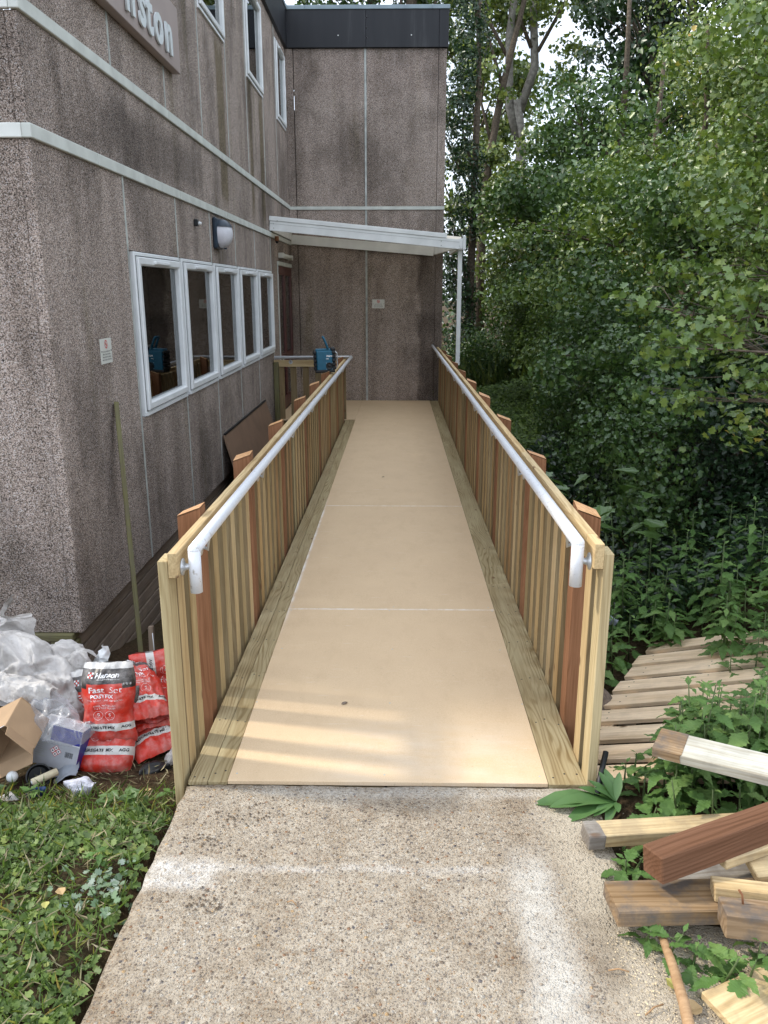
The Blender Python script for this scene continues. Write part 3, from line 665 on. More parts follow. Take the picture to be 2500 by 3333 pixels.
for yy in (.05, .62, 1.2, 1.74, 1.80, 2.5, 3.2, 4.2):
    for x in (-.615, -.03, .55): obj('screw', scr, m_strip, ramp, T(x + random.uniform(-.02, .02), yy, S * yy - .0006))
x = -.79
for wd in (.145, .145, .145, .145, .145, .145, .145, .145, .145, .145):
    box('deck_board_end', x + .002, x + wd - .003, .004, .5, -.060, -.030, m_edge, ramp, .002); x += wd + .006
    if x > .6: break
for x in (-.7, -.2, .3, .7): beam('joist', (x, .02, -.12), (x, YB - .1, -.24), .045, .13, m_edge, ramp, 0)

# ================================================================ fences
def slat_run(par, x0, x1, ys_, ztop, zbot, w_=.094):
    for i, y in enumerate(ys_):
        zt = ztop + S * y + random.uniform(-.003, .001) + (.012 if y < .01 else 0); zb = zbot(y)
        xa = x0 + random.uniform(-.0012, .0012)
        L = round(zt - zb, 3) if y < .3 else 1.03
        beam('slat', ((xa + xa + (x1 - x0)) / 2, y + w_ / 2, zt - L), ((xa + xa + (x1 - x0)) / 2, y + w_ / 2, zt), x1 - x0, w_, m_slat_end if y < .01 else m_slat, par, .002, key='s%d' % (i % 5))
# posts with a slanting cut top; the cut is a paler sub-part
def post(par, x0, x1, y0, zt, zb, inner):
    d = .094; vs = []
    zi, zo = zt, zt - .035
    za, zb_ = (zi, zo) if inner == 'x0' else (zo, zi)
    tw = random.uniform(-.012, .012)
    vs = [(x0, y0, zb), (x1, y0, zb), (x1, y0 + d, zb), (x0, y0 + d, zb), (x0, y0, za), (x1, y0, zb_), (x1, y0 + d, zb_ + .004 + tw * .5), (x0, y0 + d, za + .004 + tw)]
    c = Vector(((x0 + x1) / 2, y0 + d / 2, (zb + zt) / 2))
    Mr = Matrix(((0, 1, 0), (0, 0, 1), (1, 0, 0))).to_4x4()   # local X = world Z, local Y = world X
    Mw = T(*c) @ Mr
    lv = [Mw.inverted() @ Vector(v) for v in vs]
    o = obj('post', mesh_from('post', lv, [(0, 1, 5, 4), (1, 2, 6, 5), (2, 3, 7, 6), (3, 0, 4, 7), (3, 2, 1, 0)]), m_post, par, Mw)
    top = [Vector(v) for v in vs[4:]]; e = [v + Vector((0, 0, .0012)) for v in top]
    obj('cut_end', mesh_from('cut_end', [Mw.inverted() @ v for v in e + [v - Vector((0, 0, .004)) for v in top]], [(0, 1, 2, 3), (4, 5, 1, 0), (5, 6, 2, 1), (6, 7, 3, 2), (7, 4, 0, 3)]), m_postend, o, Mw)
def bracket(par, xr, xp, y, zr, zp):
    """flange on the rail, arm under the pipe"""
    s = 1 if xr > xp else -1
    zr -= .022; vs, fs = lathe_mesh([(.038, 0), (.037, .005), (.022, .008)], 20)
    b = thing_child('rail_bracket', par, (xr, y, zr))
    obj('flange', mesh_from('flange', vs, fs, True), m_steel, b, T(xr, y, zr) @ Matrix.Rotation(R(-90 * s), 4, 'Y'))
    tube('arm', [(xr - s * .005, y, zr), (xr - s * .03, y, zr - .012), (xp + s * .012, y, zp - .026), (xp, y, zp - .018)], [.009, .008, .008, .010], m_steel, b, 8)
# --- right fence
fr_ = thing('ramp_fence', 'slatted timber fence with white handrail on the woodland side of the ramp', 'fence', (.74, 0, -.1), 'slatted fences along the ramp')
py_r = [.45, 1.68, 3.10, 4.46, 5.76, 7.12, 8.42, 9.72, 11.05]
py_l = [.50, 1.66, 2.90, 4.33, 5.60, 6.90, 8.20, 9.36]
def slat_ys(ps, end, first):
    out = list(first); y = first[-1] + .185
    for p_ in ps + [end]:
        n = max(1, round((p_ - y + .0) / .185)); st = (p_ - y) / n if p_ > y else 0
        while y < p_ - .12: out.append(y); y += max(.165, min(.2, st if st > 0 else .185))
        y = p_ + .185
    return [q for q in out if q < end - .09]
zb_r = lambda y: -.05 - .10 * ss(.0, .3, y)
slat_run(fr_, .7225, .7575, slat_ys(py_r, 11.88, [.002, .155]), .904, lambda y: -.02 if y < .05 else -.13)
for p_ in py_r: post(fr_, .7235, .818, p_, .957 + S * p_, -.6, 'x0')
for a, b in ((.0, .13), (.133, 1.74), (1.743, 4.55), (4.553, 7.2), (7.203, 9.8), (9.803, 11.88)):
    beam('top_rail', (.704, a + .001, .905 + S * a), (.704, b - .001, .905 + S * b), .034, .092, m_rail, fr_, .002)
def pipe_run(par, x0, x1, y0, y1, z0, z1, drop=.16, extra=None):
    r = .0225
    pts = [(x0, y0, z0 - drop), (x0, y0, z0 - .01)]
    tube('handrail', [(x0, y0, z0 - drop), (x0, y0, z0 + .004)], r, m_pipe, par, 18)
    p = [(x0, y0 + .004, z0)] + [(x0 + (x1 - x0) * t, y0 + (y1 - y0) * t, z0 + (z1 - z0) * t + .002 * math.sin(t * 17)) for t in (.02, .12, .25, .4, .55, .7, .85, 1)]
    tube('handrail', p, r, m_pipe, par, 18)
    me = bpy.data.meshes.new('elbow'); bm = bmesh.new(); bmesh.ops.create_uvsphere(bm, u_segments=16, v_segments=10, radius=r * 1.02); bm.to_mesh(me); bm.free()
    me.polygons.foreach_set('use_smooth', [True] * len(me.polygons)); obj('elbow', me, m_pipe, par, T(x0, y0, z0))
pipe_run(fr_, .640, .607, .055, 11.82, .938, .852)
for k in range(9):
    y = .30 + 1.3 * k; t = (y - .055) / 11.8; bracket(fr_, .687, .640 - .033 * t, y, .885 + S * y, .938 - .086 * t)
vs, fs = lathe_mesh([(.032, 0), (.031, .004), (.014, .010), (.010, .024), (.010, .030)], 20)
obj('end_flange', mesh_from('end_flange', vs, fs, True), m_steel, fr_, T(.687, .062, .868) @ Matrix.Rotation(R(-90), 4, 'Y'))
# --- left fence
fl_ = thing('ramp_fence', 'slatted timber fence with white handrail on the building side, carrying the radio', 'fence', (-.82, 0, -.1), 'slatted fences along the ramp')
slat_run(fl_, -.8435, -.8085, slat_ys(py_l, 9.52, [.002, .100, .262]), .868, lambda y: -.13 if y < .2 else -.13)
for p_ in py_l: post(fl_, -.904, -.8095, p_, .945 + S * p_, -.75, 'x1')
for a, b in ((.0, 2.46), (2.463, 4.9), (4.903, 7.3), (7.303, 9.50)):
    beam('top_rail', (-.7905, a + .001, .862 + S * a), (-.7905, b - .001, .862 + S * b), .034, .092, m_rail, fl_, .002)
pipe_run(fl_, -.725, -.690, .055, 9.40, .905, .838)
for k in range(7):
    y = .33 + 1.33 * k; t = (y - .055) / 9.4; bracket(fl_, -.773, -.725 + .035 * t, y, .855 + S * y, .905 - .067 * t)
obj('end_flange', mesh_from('end_flange', vs, fs, True), m_steel, fl_, T(-.773, .062, .838) @ Matrix.Rotation(R(90), 4, 'Y'))
# --- return fence at the landing
fb_ = thing('landing_fence', 'short slatted fence with white handrail closing the landing, behind the radio', 'fence', (-1.3, 9.52, -.1), 'slatted fences along the ramp')
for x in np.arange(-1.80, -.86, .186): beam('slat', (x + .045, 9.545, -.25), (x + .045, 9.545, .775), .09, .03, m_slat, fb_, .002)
beam('top_rail', (-1.855, 9.513, .738), (-.81, 9.513, .738), .034, .095, m_rail, fb_, .002)
beam('post', (-1.815, 9.46, -.9), (-1.815, 9.46, .76), .07, .07, m_green, fb_, .003)
tube('handrail', [(-.690, 9.40, .838), (-.69, 9.42, .838), (-1.835, 9.44, .832)], .0225, m_pipe, fb_, 16)
for x in (-1.6, -1.0): 
    obj('flange', mesh_from('flange', *lathe_mesh([(.031, 0), (.029, .005)], 16)), m_steel, fb_, T(x, 9.495, .76) @ Matrix.Rotation(R(90), 4, 'X')); tube('arm', [(x, 9.49, .76), (x, 9.45, .80)], .008, m_steel, fb_, 8)
# ================================================================ radio on the handrail
rd = thing('site_radio', 'teal-blue jobsite radio with raised carry handle, standing on the left handrail', 'radio', (-.865, 7.02, .848), rot=Euler((0, R(-2), R(7))))
RW = W[rd]
m_teal = plain('teal_plastic', (.012, .115, .19), .4, .08)
def rb(nm, cx_, cy_, cz_, sx, sy, sz, mat, bev=.008, ex=Matrix.Identity(4)): return obj(nm, box_mesh(sx, sy, sz, bev, mat), mat, rd, RW @ T(cx_, cy_, cz_) @ ex)
rb('body', .0, 0, .145, .20, .15, .235, m_teal, .014); rb('lid', -.01, 0, .268, .19, .13, .028, m_teal, .010)
for k in range(5): rb('side_bumper', -.113, 0, .055 + .046 * k, .036, .165, .040, m_black, .010)
for k in range(5): rb('side_bumper', .108, 0, .055 + .046 * k, .046, .165, .040, m_black, .010)
rb('base_bumper', .0, 0, .022, .235, .165, .034, m_black, .010); rb('corner_cap', .10, 0, .275, .06, .15, .040, m_black, .014)
Mf = RW @ T(0, -.076, 0) @ Matrix(((1, 0, 0, 0), (0, 0, -1, 0), (0, 1, 0, 0), (0, 0, 0, 1)))
vs, fs = lathe_mesh([(.042, 0), (.042, .004), (.036, .008), (.034, .004), (.012, .003), (.010, .006)], 24)
obj('speaker', mesh_from('speaker', vs, fs, True), m_black, rd, Mf @ T(.052, .082, 0))
for sx in (-1, 1):
    for sz in (-1, 1): obj('screw', mesh_from('screw', *lathe_mesh([(.004, 0), (.003, .002)], 8)), m_steel, rd, Mf @ T(.052 + sx * .036, .082 + sz * .036, 0))
obj('lettering', text_mesh('Makita', .029, .0009, .0003, 'CENTER', .25), m_wprint, rd, Mf @ T(.058, .190, .0012))
obj('lettering', text_mesh('DAB', .015, .0006, .0003, 'CENTER'), m_wprint, rd, Mf @ T(.030, .162, .0012))
obj('trim_line', box_mesh(.115, .0016, .0008, 0, m_navy), m_navy, rd, Mf @ T(.035, .155, .0008))
hp = [(.052, 0, .285), (.040, 0, .325), (.015, 0, .40), (.005, 0, .42)]
for s_ in (-.06, .06): tube('handle_arm', [(.045, s_, .275), (.025, s_, .34), (.000, s_, .405), (-.012, s_, .415)], [.014, .013, .014, .013], m_teal, rd, 10, Mw=RW)
tube('handle_grip', [(-.006, -.06, .412), (-.006, .06, .412)], .015, m_teal, rd, 10, Mw=RW)
tube('antenna', [(.060, -.03, .29), (.058, -.03, .375)], [.004, .003], m_black, rd, 8, Mw=RW)
for s_ in (-.06, .06): tube('roll_bar', [(.128, s_, .05), (.150, s_, .07), (.150, s_, .225), (.128, s_, .245)], .005, m_steel, rd, 8, Mw=RW)

# ================================================================ boards against the wall
bt = thing('leaning_batten', 'long mossy timber batten leaning upright against the side wall', 'batten', (-1.62, 1.98, -.5))
beam('batten', (-1.60, 1.93, -.50), (-1.838, 2.56, 1.09), .030, .048, m_green, bt, .002)
lb = thing('leaning_board', 'brown sheet board leaning on the wall below the windows, behind the left fence', 'board', (-1.5, 7, -.7))
vs = [(-1.50, 5.55, -.72), (-1.50, 8.5, -.72), (-1.835, 8.5, .31), (-1.835, 5.75, .31)]; vs += [(a - .017, b, c - .006) for a, b, c in vs]
obj('board', mesh_from('board', vs, [(0, 1, 2, 3), (7, 6, 5, 4), (0, 4, 5, 1), (1, 5, 6, 2), (2, 6, 7, 3), (3, 7, 4, 0)]), m_brownsheet, lb)
beam('dark_edge', (-1.838, 5.77, .318), (-1.838, 8.5, .318), .022, .016, m_black, lb, 0)
wp_ = thing('worn_stake', 'thin worn stake standing beside the mossy batten behind the cement bags', 'stake', (-1.5, 1.8, -.5))
beam('stake', (-1.49, 1.80, -.5), (-1.50, 1.86, -.18), .03, .03, m_skirt, wp_, .002); tube('nail', [(-1.47, 1.80, -.40), (-1.475, 1.80, -.20)], .003, m_white, wp_, 6)

# ================================================================ cement bags
g = M('printed_bag_plastic', .32, .5); o = g.obj(); s = g.sep(o); x, z = s[0], s[2]     # print laid out along the bag
wob = g.math('ADD', z, g.math('MULTIPLY', g.math('SUBTRACT', g.noise(o, 7, 2), .5), .010))
c = g.ramp(g.math('MULTIPLY', g.math('ADD', wob, 0.), 2.0), [(0., (.60, .035, .018)), (.16, (.62, .61, .58)), (.235, (.60, .035, .018)), (.655, (.018, .017, .018)), (.80, (.55, .54, .52))], 'CONSTANT')
notch = g.math('MULTIPLY', g.band(wob, .303, .330, .001), g.math('SUBTRACT', 1., g.band(x, -.085, .075, .002)))
c = g.mix(notch, c, (.018, .017, .018))
side = g.math('GREATER_THAN', g.math('ABSOLUTE', x), .128); c = g.mix(side, c, (.50, .49, .47))
c = g.mix(g.ramp(g.noise(o, 16, 6, .7), [(.45, 0.), (.7, .35)]), c, (.55, .50, .46))
c = g.mix(g.ramp(g.noise(o, 6, 4, .6), [(.5, 0.), (.75, .25)]), c, (.12, .09, .07))
g.bump(g.noise(o, 30, 6, .7), .35, .006); m_bag = g.col(c)
def bag_shape(wd, ln, th, seed, curve=0., slump=.0, flat_top=True):
    """returns f(u in -1..1, v in 0..1, side +-1) in local x (across), z (along), y (thickness, -y = front)"""
    def f(u, v, sgn, off=0.):
        edge = max(0, 1 - abs(u) ** 2.6) ** .5; cap = max(0, 1 - abs(2 * v * .98 - .98) ** 6) ** .5
        vt = v
        if flat_top: cap = min(1, max(0, (1 - v) / .22)) ** .7 * min(1, (v + .02) / .1) ** .5
        y = th * edge * cap + .0015
        wr = .011 * fbm(u * 1.2 + seed, v * 2.2, sgn, 2.3, 4) + .006 * abs(fbm(u * 2 + seed, v * 4, sgn + 5, 3.5, 3))
        y = (y + wr * (.35 + edge)) * 1.0 + off
        wx = wd * (1 + .05 * math.sin(v * 9 + seed) + .05 * fbm(seed, v, 0, 4, 2)) * (.93 + .07 * cap)
        z = ln * v + .006 * fbm(u, seed, v, 3, 2) * (1 if v > .8 else .3)
        yy = sgn * y
        b = curve * (v ** 2) * ln
        return Vector((u * wx, yy + b + slump * math.sin(v * math.pi), z))
    return f
def bag(name, label, Mw, wd=.135, ln=.46, th=.055, seed=0, curve=0., slump=0., text=True, flat_top=True, grp='red and black bags of post mix'):
    t = thing(name, label, 'bag', Mw.translation, grp)
    f = bag_shape(wd, ln, th, seed, curve, slump, flat_top); nu, nv = 30, 44; vs, fs = [], []
    for sgn in (-1, 1):
        b0 = len(vs)
        for j in range(nv + 1):
            for i in range(nu + 1): vs.append(f(-1 + 2 * i / nu, j / nv, sgn))
        for j in range(nv):
            for i in range(nu):
                q = (b0 + j * (nu + 1) + i, b0 + j * (nu + 1) + i + 1, b0 + (j + 1) * (nu + 1) + i + 1, b0 + (j + 1) * (nu + 1) + i)
                fs.append(q if sgn < 0 else q[::-1])
    me = mesh_from('bag', vs, fs, True); bm = bmesh.new(); bm.from_mesh(me)
    bmesh.ops.remove_doubles(bm, verts=bm.verts, dist=.0001); bm.to_mesh(me); bm.free()
    obj('bag_skin', me, m_bag, t, Mw)
    if text:
        def put(body, size, x, z, mat, bold=0., align='CENTER', shear=0., nm='lettering'):
            v, fc = text_data(body, size, bold, align, shear)
            vv = []
            for a, b, _ in v:
                lx, lz = a + x, b + z; u = max(-.98, min(.98, lx / wd)); vv.append(f(u, min(.99, lz / ln), -1, .0016))
            obj(nm, mesh_from(nm, vv, fc), mat, t, Mw)
        put('Hanson', .034, .005, .360, m_wprint, .0012, shear=.2); put('HEIDELBERGCEMENT Group', .008, .012, .349, m_wprint)
        for i in range(3):
            for j in range(3):
                px_, pz_ = -.082 + i * .0095, .358 + j * .0095
                vv = [f((px_ + a) / wd, (pz_ + b) / ln, -1, .0016) for a, b in ((0, 0), (.0075, 0), (.0075, .0075), (0, .0075))]
                obj('logo_square', mesh_from('sq', vv, [(0, 1, 2, 3)]), m_wprint if (i + j) % 2 == 0 else m_rprint, t, Mw)
        put('Fast', .043, -.038, .283, m_wprint, .0007); put('Set', .043, .045, .283, m_wprint, -.0004); put('POSTFIX', .026, -.014, .254, m_wprint, .0007)
        put('EASY TO USE - JUST ADD WATER', .0105, 0, .238, m_wprint); put('STEEL, WOOD AND', .0115, 0, .210, m_wprint); put('ALL TYPES OF POST', .0115, 0, .197, m_wprint)
        put('AGGREGATE MIX', .0185, -.030, .094, m_print, .0006, shear=.1); put('AGG', .0185, .088, .094, m_print, .0006, shear=.1)
        for cxx in (-.035, .022):
            r1, r2 = .0235, .0222; vv, ff = [], []
            for k in range(24):
                a = 2 * math.pi * k / 24
                for r_ in (r1, r2): vv.append(f((cxx + r_ * math.cos(a)) / wd, (.163 + r_ * math.sin(a)) / ln, -1, .0016))
            for k in range(24): ff.append((2 * k, 2 * ((k + 1) % 24), 2 * ((k + 1) % 24) + 1, 2 * k + 1))
            obj('round_symbol', mesh_from('sym', vv, ff), m_wprint, t, Mw)
            put('G' if cxx < 0 else 'S', .022, cxx, .160, m_wprint, .0004); put('QUICK SET' if cxx < 0 else 'STRONG', .0065, cxx, .150, m_wprint)
        for k in range(9):
            px_ = .072 + k * .0042; wv = (.0012, .0022, .0009)[k % 3]
            vv = [f((px_ + a) / wd, (.318 + b) / ln, -1, .0018) for a, b in ((0, 0), (wv, 0), (wv, .013), (0, .013))]; obj('barcode_line', mesh_from('bar', vv, [(0, 1, 2, 3)]), m_wprint, t, Mw)
    return t
def bm_(loc, rx=0, ry=0, rz=0): return T(*loc) @ Euler((R(rx), R(ry), R(rz))).to_matrix().to_4x4()
gz = lambda x, y: ground_z(x, y)
bag('cement_bag', 'upright red and black bag with pale crimped top, front of the bag pile', bm_((-1.315, .60, -.205), -14, 0, 4) @ Matrix.Diagonal((1.0, 1.0, .86, 1)), .118, .43, .058, 1.3, slump=-.012)
bag('cement_bag', 'squat red bag lying beneath the upright front bag, white band showing', bm_((-1.322, .505, -.315), -38, 0, 3), .124, .40, .055, 5.1)
bag('cement_bag', 'black-topped bag behind and left of the upright bag', bm_((-1.42, .80, -.36), -10, -8, 12) @ Matrix.Diagonal((.95, .95, .95, 1)), .125, .43, .05, 9.2, text=True)
# stack to the right, lying ends towards the viewer
bag('cement_bag', 'topmost red bag of the stack next to the fence', bm_((-1.33, .98, -.075), -8, 88, 14), .125, .42, .052, 2.2, flat_top=False, text=True)
bag('cement_bag', 'second bag down the stack, its pale seam tilted to the viewer', bm_((-1.15, .66, -.13), -72, 6, 32), .115, .40, .050, 3.3, flat_top=False)
bag('cement_bag', 'third bag down the stack, folded pale end by the fence foot', bm_((-1.13, .70, -.205), -76, 4, 24), .12, .40, .048, 4.4, flat_top=False)
bag('cement_bag', 'lowest red bag of the stack, resting on the soil by the fence', bm_((-1.075, .62, -.285), -74, -6, 30), .125, .42, .055, 6.5, flat_top=False)

# ================================================================ crumpled sheets and litter
def cloth_mat(name, c, rough=.85, tr=0.):
    g = M(name, rough, .2); o = g.pos()
    cc = g.ramp(g.noise(o, 9, 5, .6), [(.3, tuple(k * .72 for k in c)), (.65, c)])
    cc = g.mix(g.ramp(g.noise(o, 25, 5, .7), [(.58, 0.), (.75, .5)]), cc, (.22, .18, .14))
    g.bump(g.math('ADD', g.noise(o, 34, 5, .7, 1.5), g.math('MULTIPLY', g.noise(o, 300, 2), .15)), .8, .012); return g.col(cc)
m_sack = cloth_mat('dirty_white_woven_sheet', (.64, .61, .58)); m_paper = cloth_mat('crumpled_white_paper', (.62, .63, .72), .6); m_blue = cloth_mat('dark_blue_cloth', (.02, .05, .14))
def crumple(name, label, cat, path, width, seed, mat, amp=.05, nu=46, nv=70, kind=None, scale=7., parent=None, grp=None, thick=.003):
    """a folded sheet swept along path points (x,y,z) with width; ridged noise gives folds"""
    P = [Vector(p) for p in path]; vs, fs = [], []
    def at(t):
        t *= len(P) - 1; i = min(int(t), len(P) - 2); k = t - i
        p0, p1, p2, p3 = P[max(i - 1, 0)], P[i], P[i + 1], P[min(i + 2, len(P) - 1)]
        return .5 * ((2 * p1) + (p2 - p0) * k + (2 * p0 - 5 * p1 + 4 * p2 - p3) * k * k + (3 * p1 - p0 - 3 * p2 + p3) * k ** 3)
    for j in range(nv + 1):
        t = j / nv; c_ = at(t); d = (at(min(1, t + .02)) - at(max(0, t - .02))).normalized()
        sd = d.cross(Vector((0, -.6, .8))).normalized(); nn = sd.cross(d).normalized()
        wv = width[int(t * (len(width) - 1))] if hasattr(width, '__len__') else width
        if hasattr(width, '__len__'):
            q = t * (len(width) - 1); i = min(int(q), len(width) - 2); wv = width[i] * (1 - q + i) + width[i + 1] * (q - i)
        for i in range(nu + 1):
            u = -1 + 2 * i / nu; p = c_ + sd * u * wv * (1 + .12 * fbm(u, t * 3, seed, 2, 2))
            q = p * scale + Vector((seed, seed * 2, 0))
            r1 = 1 - abs(mnoise.noise(q)) * 2.2; r2 = 1 - abs(mnoise.noise(q * 2.3)) * 2.2; r3 = 1 - abs(mnoise.noise(q * 4.7)) * 2.
            h = amp * (r1 * .6 + r2 * .42 + r3 * .22 + (1 - abs(mnoise.noise(q * 9)) * 2) * .08) - amp * .9 * abs(u) ** 2 + amp * 1.2 * (1 - u * u)
            p = p + nn * h + Vector((mnoise.noise(q * 1.3 + Vector((9, 0, 0))), mnoise.noise(q * 1.3 + Vector((0, 9, 0))), mnoise.noise(q * 1.7))) * amp * .7
            vs.append(p)
    for j in range(nv):
        for i in range(nu): fs.append((j * (nu + 1) + i, j * (nu + 1) + i + 1, (j + 1) * (nu + 1) + i + 1, (j + 1) * (nu + 1) + i))
    me = mesh_from(name, vs, fs, True)
    o = obj(name, me, mat, parent)
    if label: tag(o, label, cat, grp)
    return o
crumple('rubble_sack', 'large crumpled white sack leaning highest on the building corner', 'sack', [(-2.05, 1.05, -.25), (-1.98, 1.12, .05), (-1.92, 1.12, .20), (-1.90, 1.10, .27)], [.20, .17, .12, .08], 1.7, m_sack, .055)
crumple('rubble_sack', 'crumpled white sheet spilling down the middle of the rubbish heap', 'sack', [(-1.95, .95, .12), (-1.80, .88, .06), (-1.68, .84, -.02), (-1.58, .82, -.14), (-1.55, .8, -.25)], [.10, .13, .12, .09, .05], 4.3, m_sack, .05, scale=8)
crumple('rubble_sack', 'torn end of white sheet lying above the bags', 'sack', [(-1.78, 1.0, .0), (-1.66, .98, .04), (-1.56, .95, .03), (-1.475, .92, .05)], [.06, .09, .07, .025], 8.8, m_sack, .035, scale=10)
crumple('rubble_sack', 'rolled white sheet across the top of the cardboard box', 'sack', [(-2.02, .62, .10), (-1.80, .58, .09), (-1.64, .56, .07), (-1.52, .55, .05)], [.07, .065, .06, .035], 12.1, m_sack, .035, scale=9)
crumple('dark_bin_liner', 'black plastic liner sagging between the sheets and the bags', 'bin liner', [(-1.72, .86, -.32), (-1.60, .84, -.2), (-1.52, .84, -.10), (-1.47, .84, -.04)], [.16, .14, .10, .05], 2.9, m_black, .03)
crumple('clear_plastic_wrap', 'crumpled clear plastic film over the carton', 'plastic film', [(-1.62, .58, .04), (-1.53, .50, -.01), (-1.45, .46, -.05), (-1.37, .45, -.06), (-1.31, .46, -.05)], [.06, .10, .08, .05, .02], 6.1, m_film, .035, scale=9)
crumple('grey_plastic_scrap', 'flat piece of grey plastic on the soil behind the paint roller', 'plastic scrap', [(-1.50, .52, -.255), (-1.46, .44, -.245), (-1.42, .34, -.235)], [.055, .06, .045], 3.1, m_greysheet, .008, 20, 20, scale=9)
crumple('torn_bag_corner', 'pale torn plastic hanging off the lowest bag beside the fence', 'plastic scrap', [(-1.05, .56, -.33), (-1.02, .62, -.27), (-.98, .70, -.16)], [.03, .035, .025], 7.7, m_sack, .02, 20, 24, scale=14)
crumple('white_bag_corner', 'white plastic corner poking up behind the upright bag', 'plastic scrap', [(-1.48, .95, .0), (-1.455, .97, .05), (-1.44, .98, .10)], [.045, .035, .01], 5.5, m_white, .015, 16, 20, scale=16)
crumple('black_plastic_scrap', 'shiny black plastic on the soil right of the front bag', 'plastic scrap', [(-1.15, .50, -.315), (-1.10, .52, -.30), (-1.05, .55, -.31)], [.035, .05, .03], 9.9, m_black, .02, 20, 20, scale=14)
crumple('crumpled_paper', 'crumpled sheet of white paper lying on the soil in front of the bags', 'paper', [(-1.345, .235, -.195), (-1.30, .215, -.175), (-1.25, .215, -.19)], [.025, .04, .025], 3.7, m_paper, .022, 14, 16, scale=18)
crumple('blue_rag', 'dark blue rag on the edge of the weeds', 'rag', [(-1.50, .16, -.195), (-1.47, .185, -.185), (-1.44, .20, -.19)], [.018, .024, .015], 5.7, m_blue, .014, 14, 16, scale=18)
crumple('crumpled_tissue', 'dirty white tissue at the left edge among the weeds', 'tissue', [(-1.60, .13, -.20), (-1.56, .125, -.185), (-1.53, .12, -.195)], [.03, .035, .02], 15.7, m_sack, .012, 14, 14, scale=18)
m_card = plain('brown_cardboard', (.38, .255, .15), .85, .07, scale=7); m_cardw = plain('white_coated_card', (.70, .70, .70), .45, .05); m_purple = plain('violet_blue_card', (.03, .035, .30), .4, .08)
# open cardboard box lying on its side, mouth towards the viewer
cb = thing('cardboard_box', 'open brown cardboard box tipped on its side at the left edge', 'box', (-1.65, .4, -.25))
BM = T(-1.69, .43, -.06) @ Euler((R(22), R(-30), R(-14))).to_matrix().to_4x4() @ Matrix.Diagonal((.82, .82, .82, 1))
def pl(nm, sx, sy, sz, Mx, mat, par=cb, base=BM): return obj(nm, box_mesh(sx, sy, sz, .0008, mat), mat, par, base @ Mx)
pl('side', .30, .004, .20, T(0, .10, 0), m_card); pl('side', .30, .19, .004, T(0, 0, -.10), m_card); pl('side', .30, .19, .004, T(0, 0, .10), m_card)
pl('side', .004, .19, .196, T(.15, 0, 0), m_card); pl('side', .004, .19, .196, T(-.15, 0, 0), m_card)
pl('flap', .29, .085, .003, T(0, -.12, .118) @ Matrix.Rotation(R(-28), 4, 'X') @ T(0, -.01, 0), m_cardw)
pl('flap', .003, .07, .18, T(.165, -.12, 0) @ Matrix.Rotation(R(20), 4, 'Z'), m_card)
pl('flap', .29, .08, .003, T(0, -.13, -.115) @ Matrix.Rotation(R(25), 4, 'X'), m_card)
FT = BM @ T(0, -.13, .1215) @ Matrix.Rotation(R(-28), 4, 'X')
obj('lettering', text_mesh('JOINT', .022, .0006, 0), m_print, cb, FT @ T(.05, -.012, .003)); obj('lettering', text_mesh('FLOORS', .018, .0006, 0), m_print, cb, FT @ T(.05, -.034, .003))
# printed carton
cn = thing('printed_carton', 'closed white carton with violet-blue band and red hazard diamonds', 'carton', (-1.45, .47, -.28))
CM = T(-1.50, .52, -.165) @ Matrix.Diagonal((.88, .88, .88, 1)) @ Euler((R(-14), R(12), R(-6))).to_matrix().to_4x4()
pl('carton_body', .235, .13, .215, T(), m_cardw, cn, CM)
pl('colour_panel', .155, .0012, .075, T(.038, -.0655, .068), m_purple, cn, CM); pl('colour_panel', .001, .128, .212, T(.1179, 0, 0), m_purple, cn, CM)
pl('grey_panel', .233, .001, .13, T(0, -.0652, -.041), plain('pale_grey_print', (.42, .43, .46), .5, .05), cn, CM)
CF = CM @ T(0, -.0662, 0) @ Matrix(((1, 0, 0, 0), (0, 0, -1, 0), (0, 1, 0, 0), (0, 0, 0, 1)))
def diamond(cx_, cy_, r, mat, z): return mesh_from('d', [(cx_ - r, cy_, z), (cx_, cy_ - r, z), (cx_ + r, cy_, z), (cx_, cy_ + r, z)], [(0, 1, 2, 3)])
for a, b in ((0, .0155), (0, -.0155), (.0155, 0), (-.0155, 0)):
    obj('hazard_diamond', diamond(.0 + a, -.02 + b, .0150, m_rprint, 0), m_rprint, cn, CF); obj('diamond_centre', diamond(a, -.02 + b, .0120, m_wprint, .0003), m_wprint, cn, CF); obj('hazard_mark', diamond(a, -.02 + b, .005, m_print, .0006), m_print, cn, CF)
for k in range(12): obj('barcode_line', mesh_from('b', [(.05 + k * .0035, -.04, 0), (.0515 + k * .0035 + (k % 3) * .0004, -.04, 0), (.0515 + k * .0035 + (k % 3) * .0004, -.012, 0), (.05 + k * .0035, -.012, 0)], [(0, 1, 2, 3)]), m_print, cn, CF)
for k in range(7): obj('text_line', mesh_from('b', [(-.105, .005 - k * .011, 0), (-.045 - .012 * (k % 3), .005 - k * .011, 0), (-.045 - .012 * (k % 3), .0085 - k * .011, 0), (-.105, .0085 - k * .011, 0)], [(0, 1, 2, 3)]), m_strip, cn, CF)
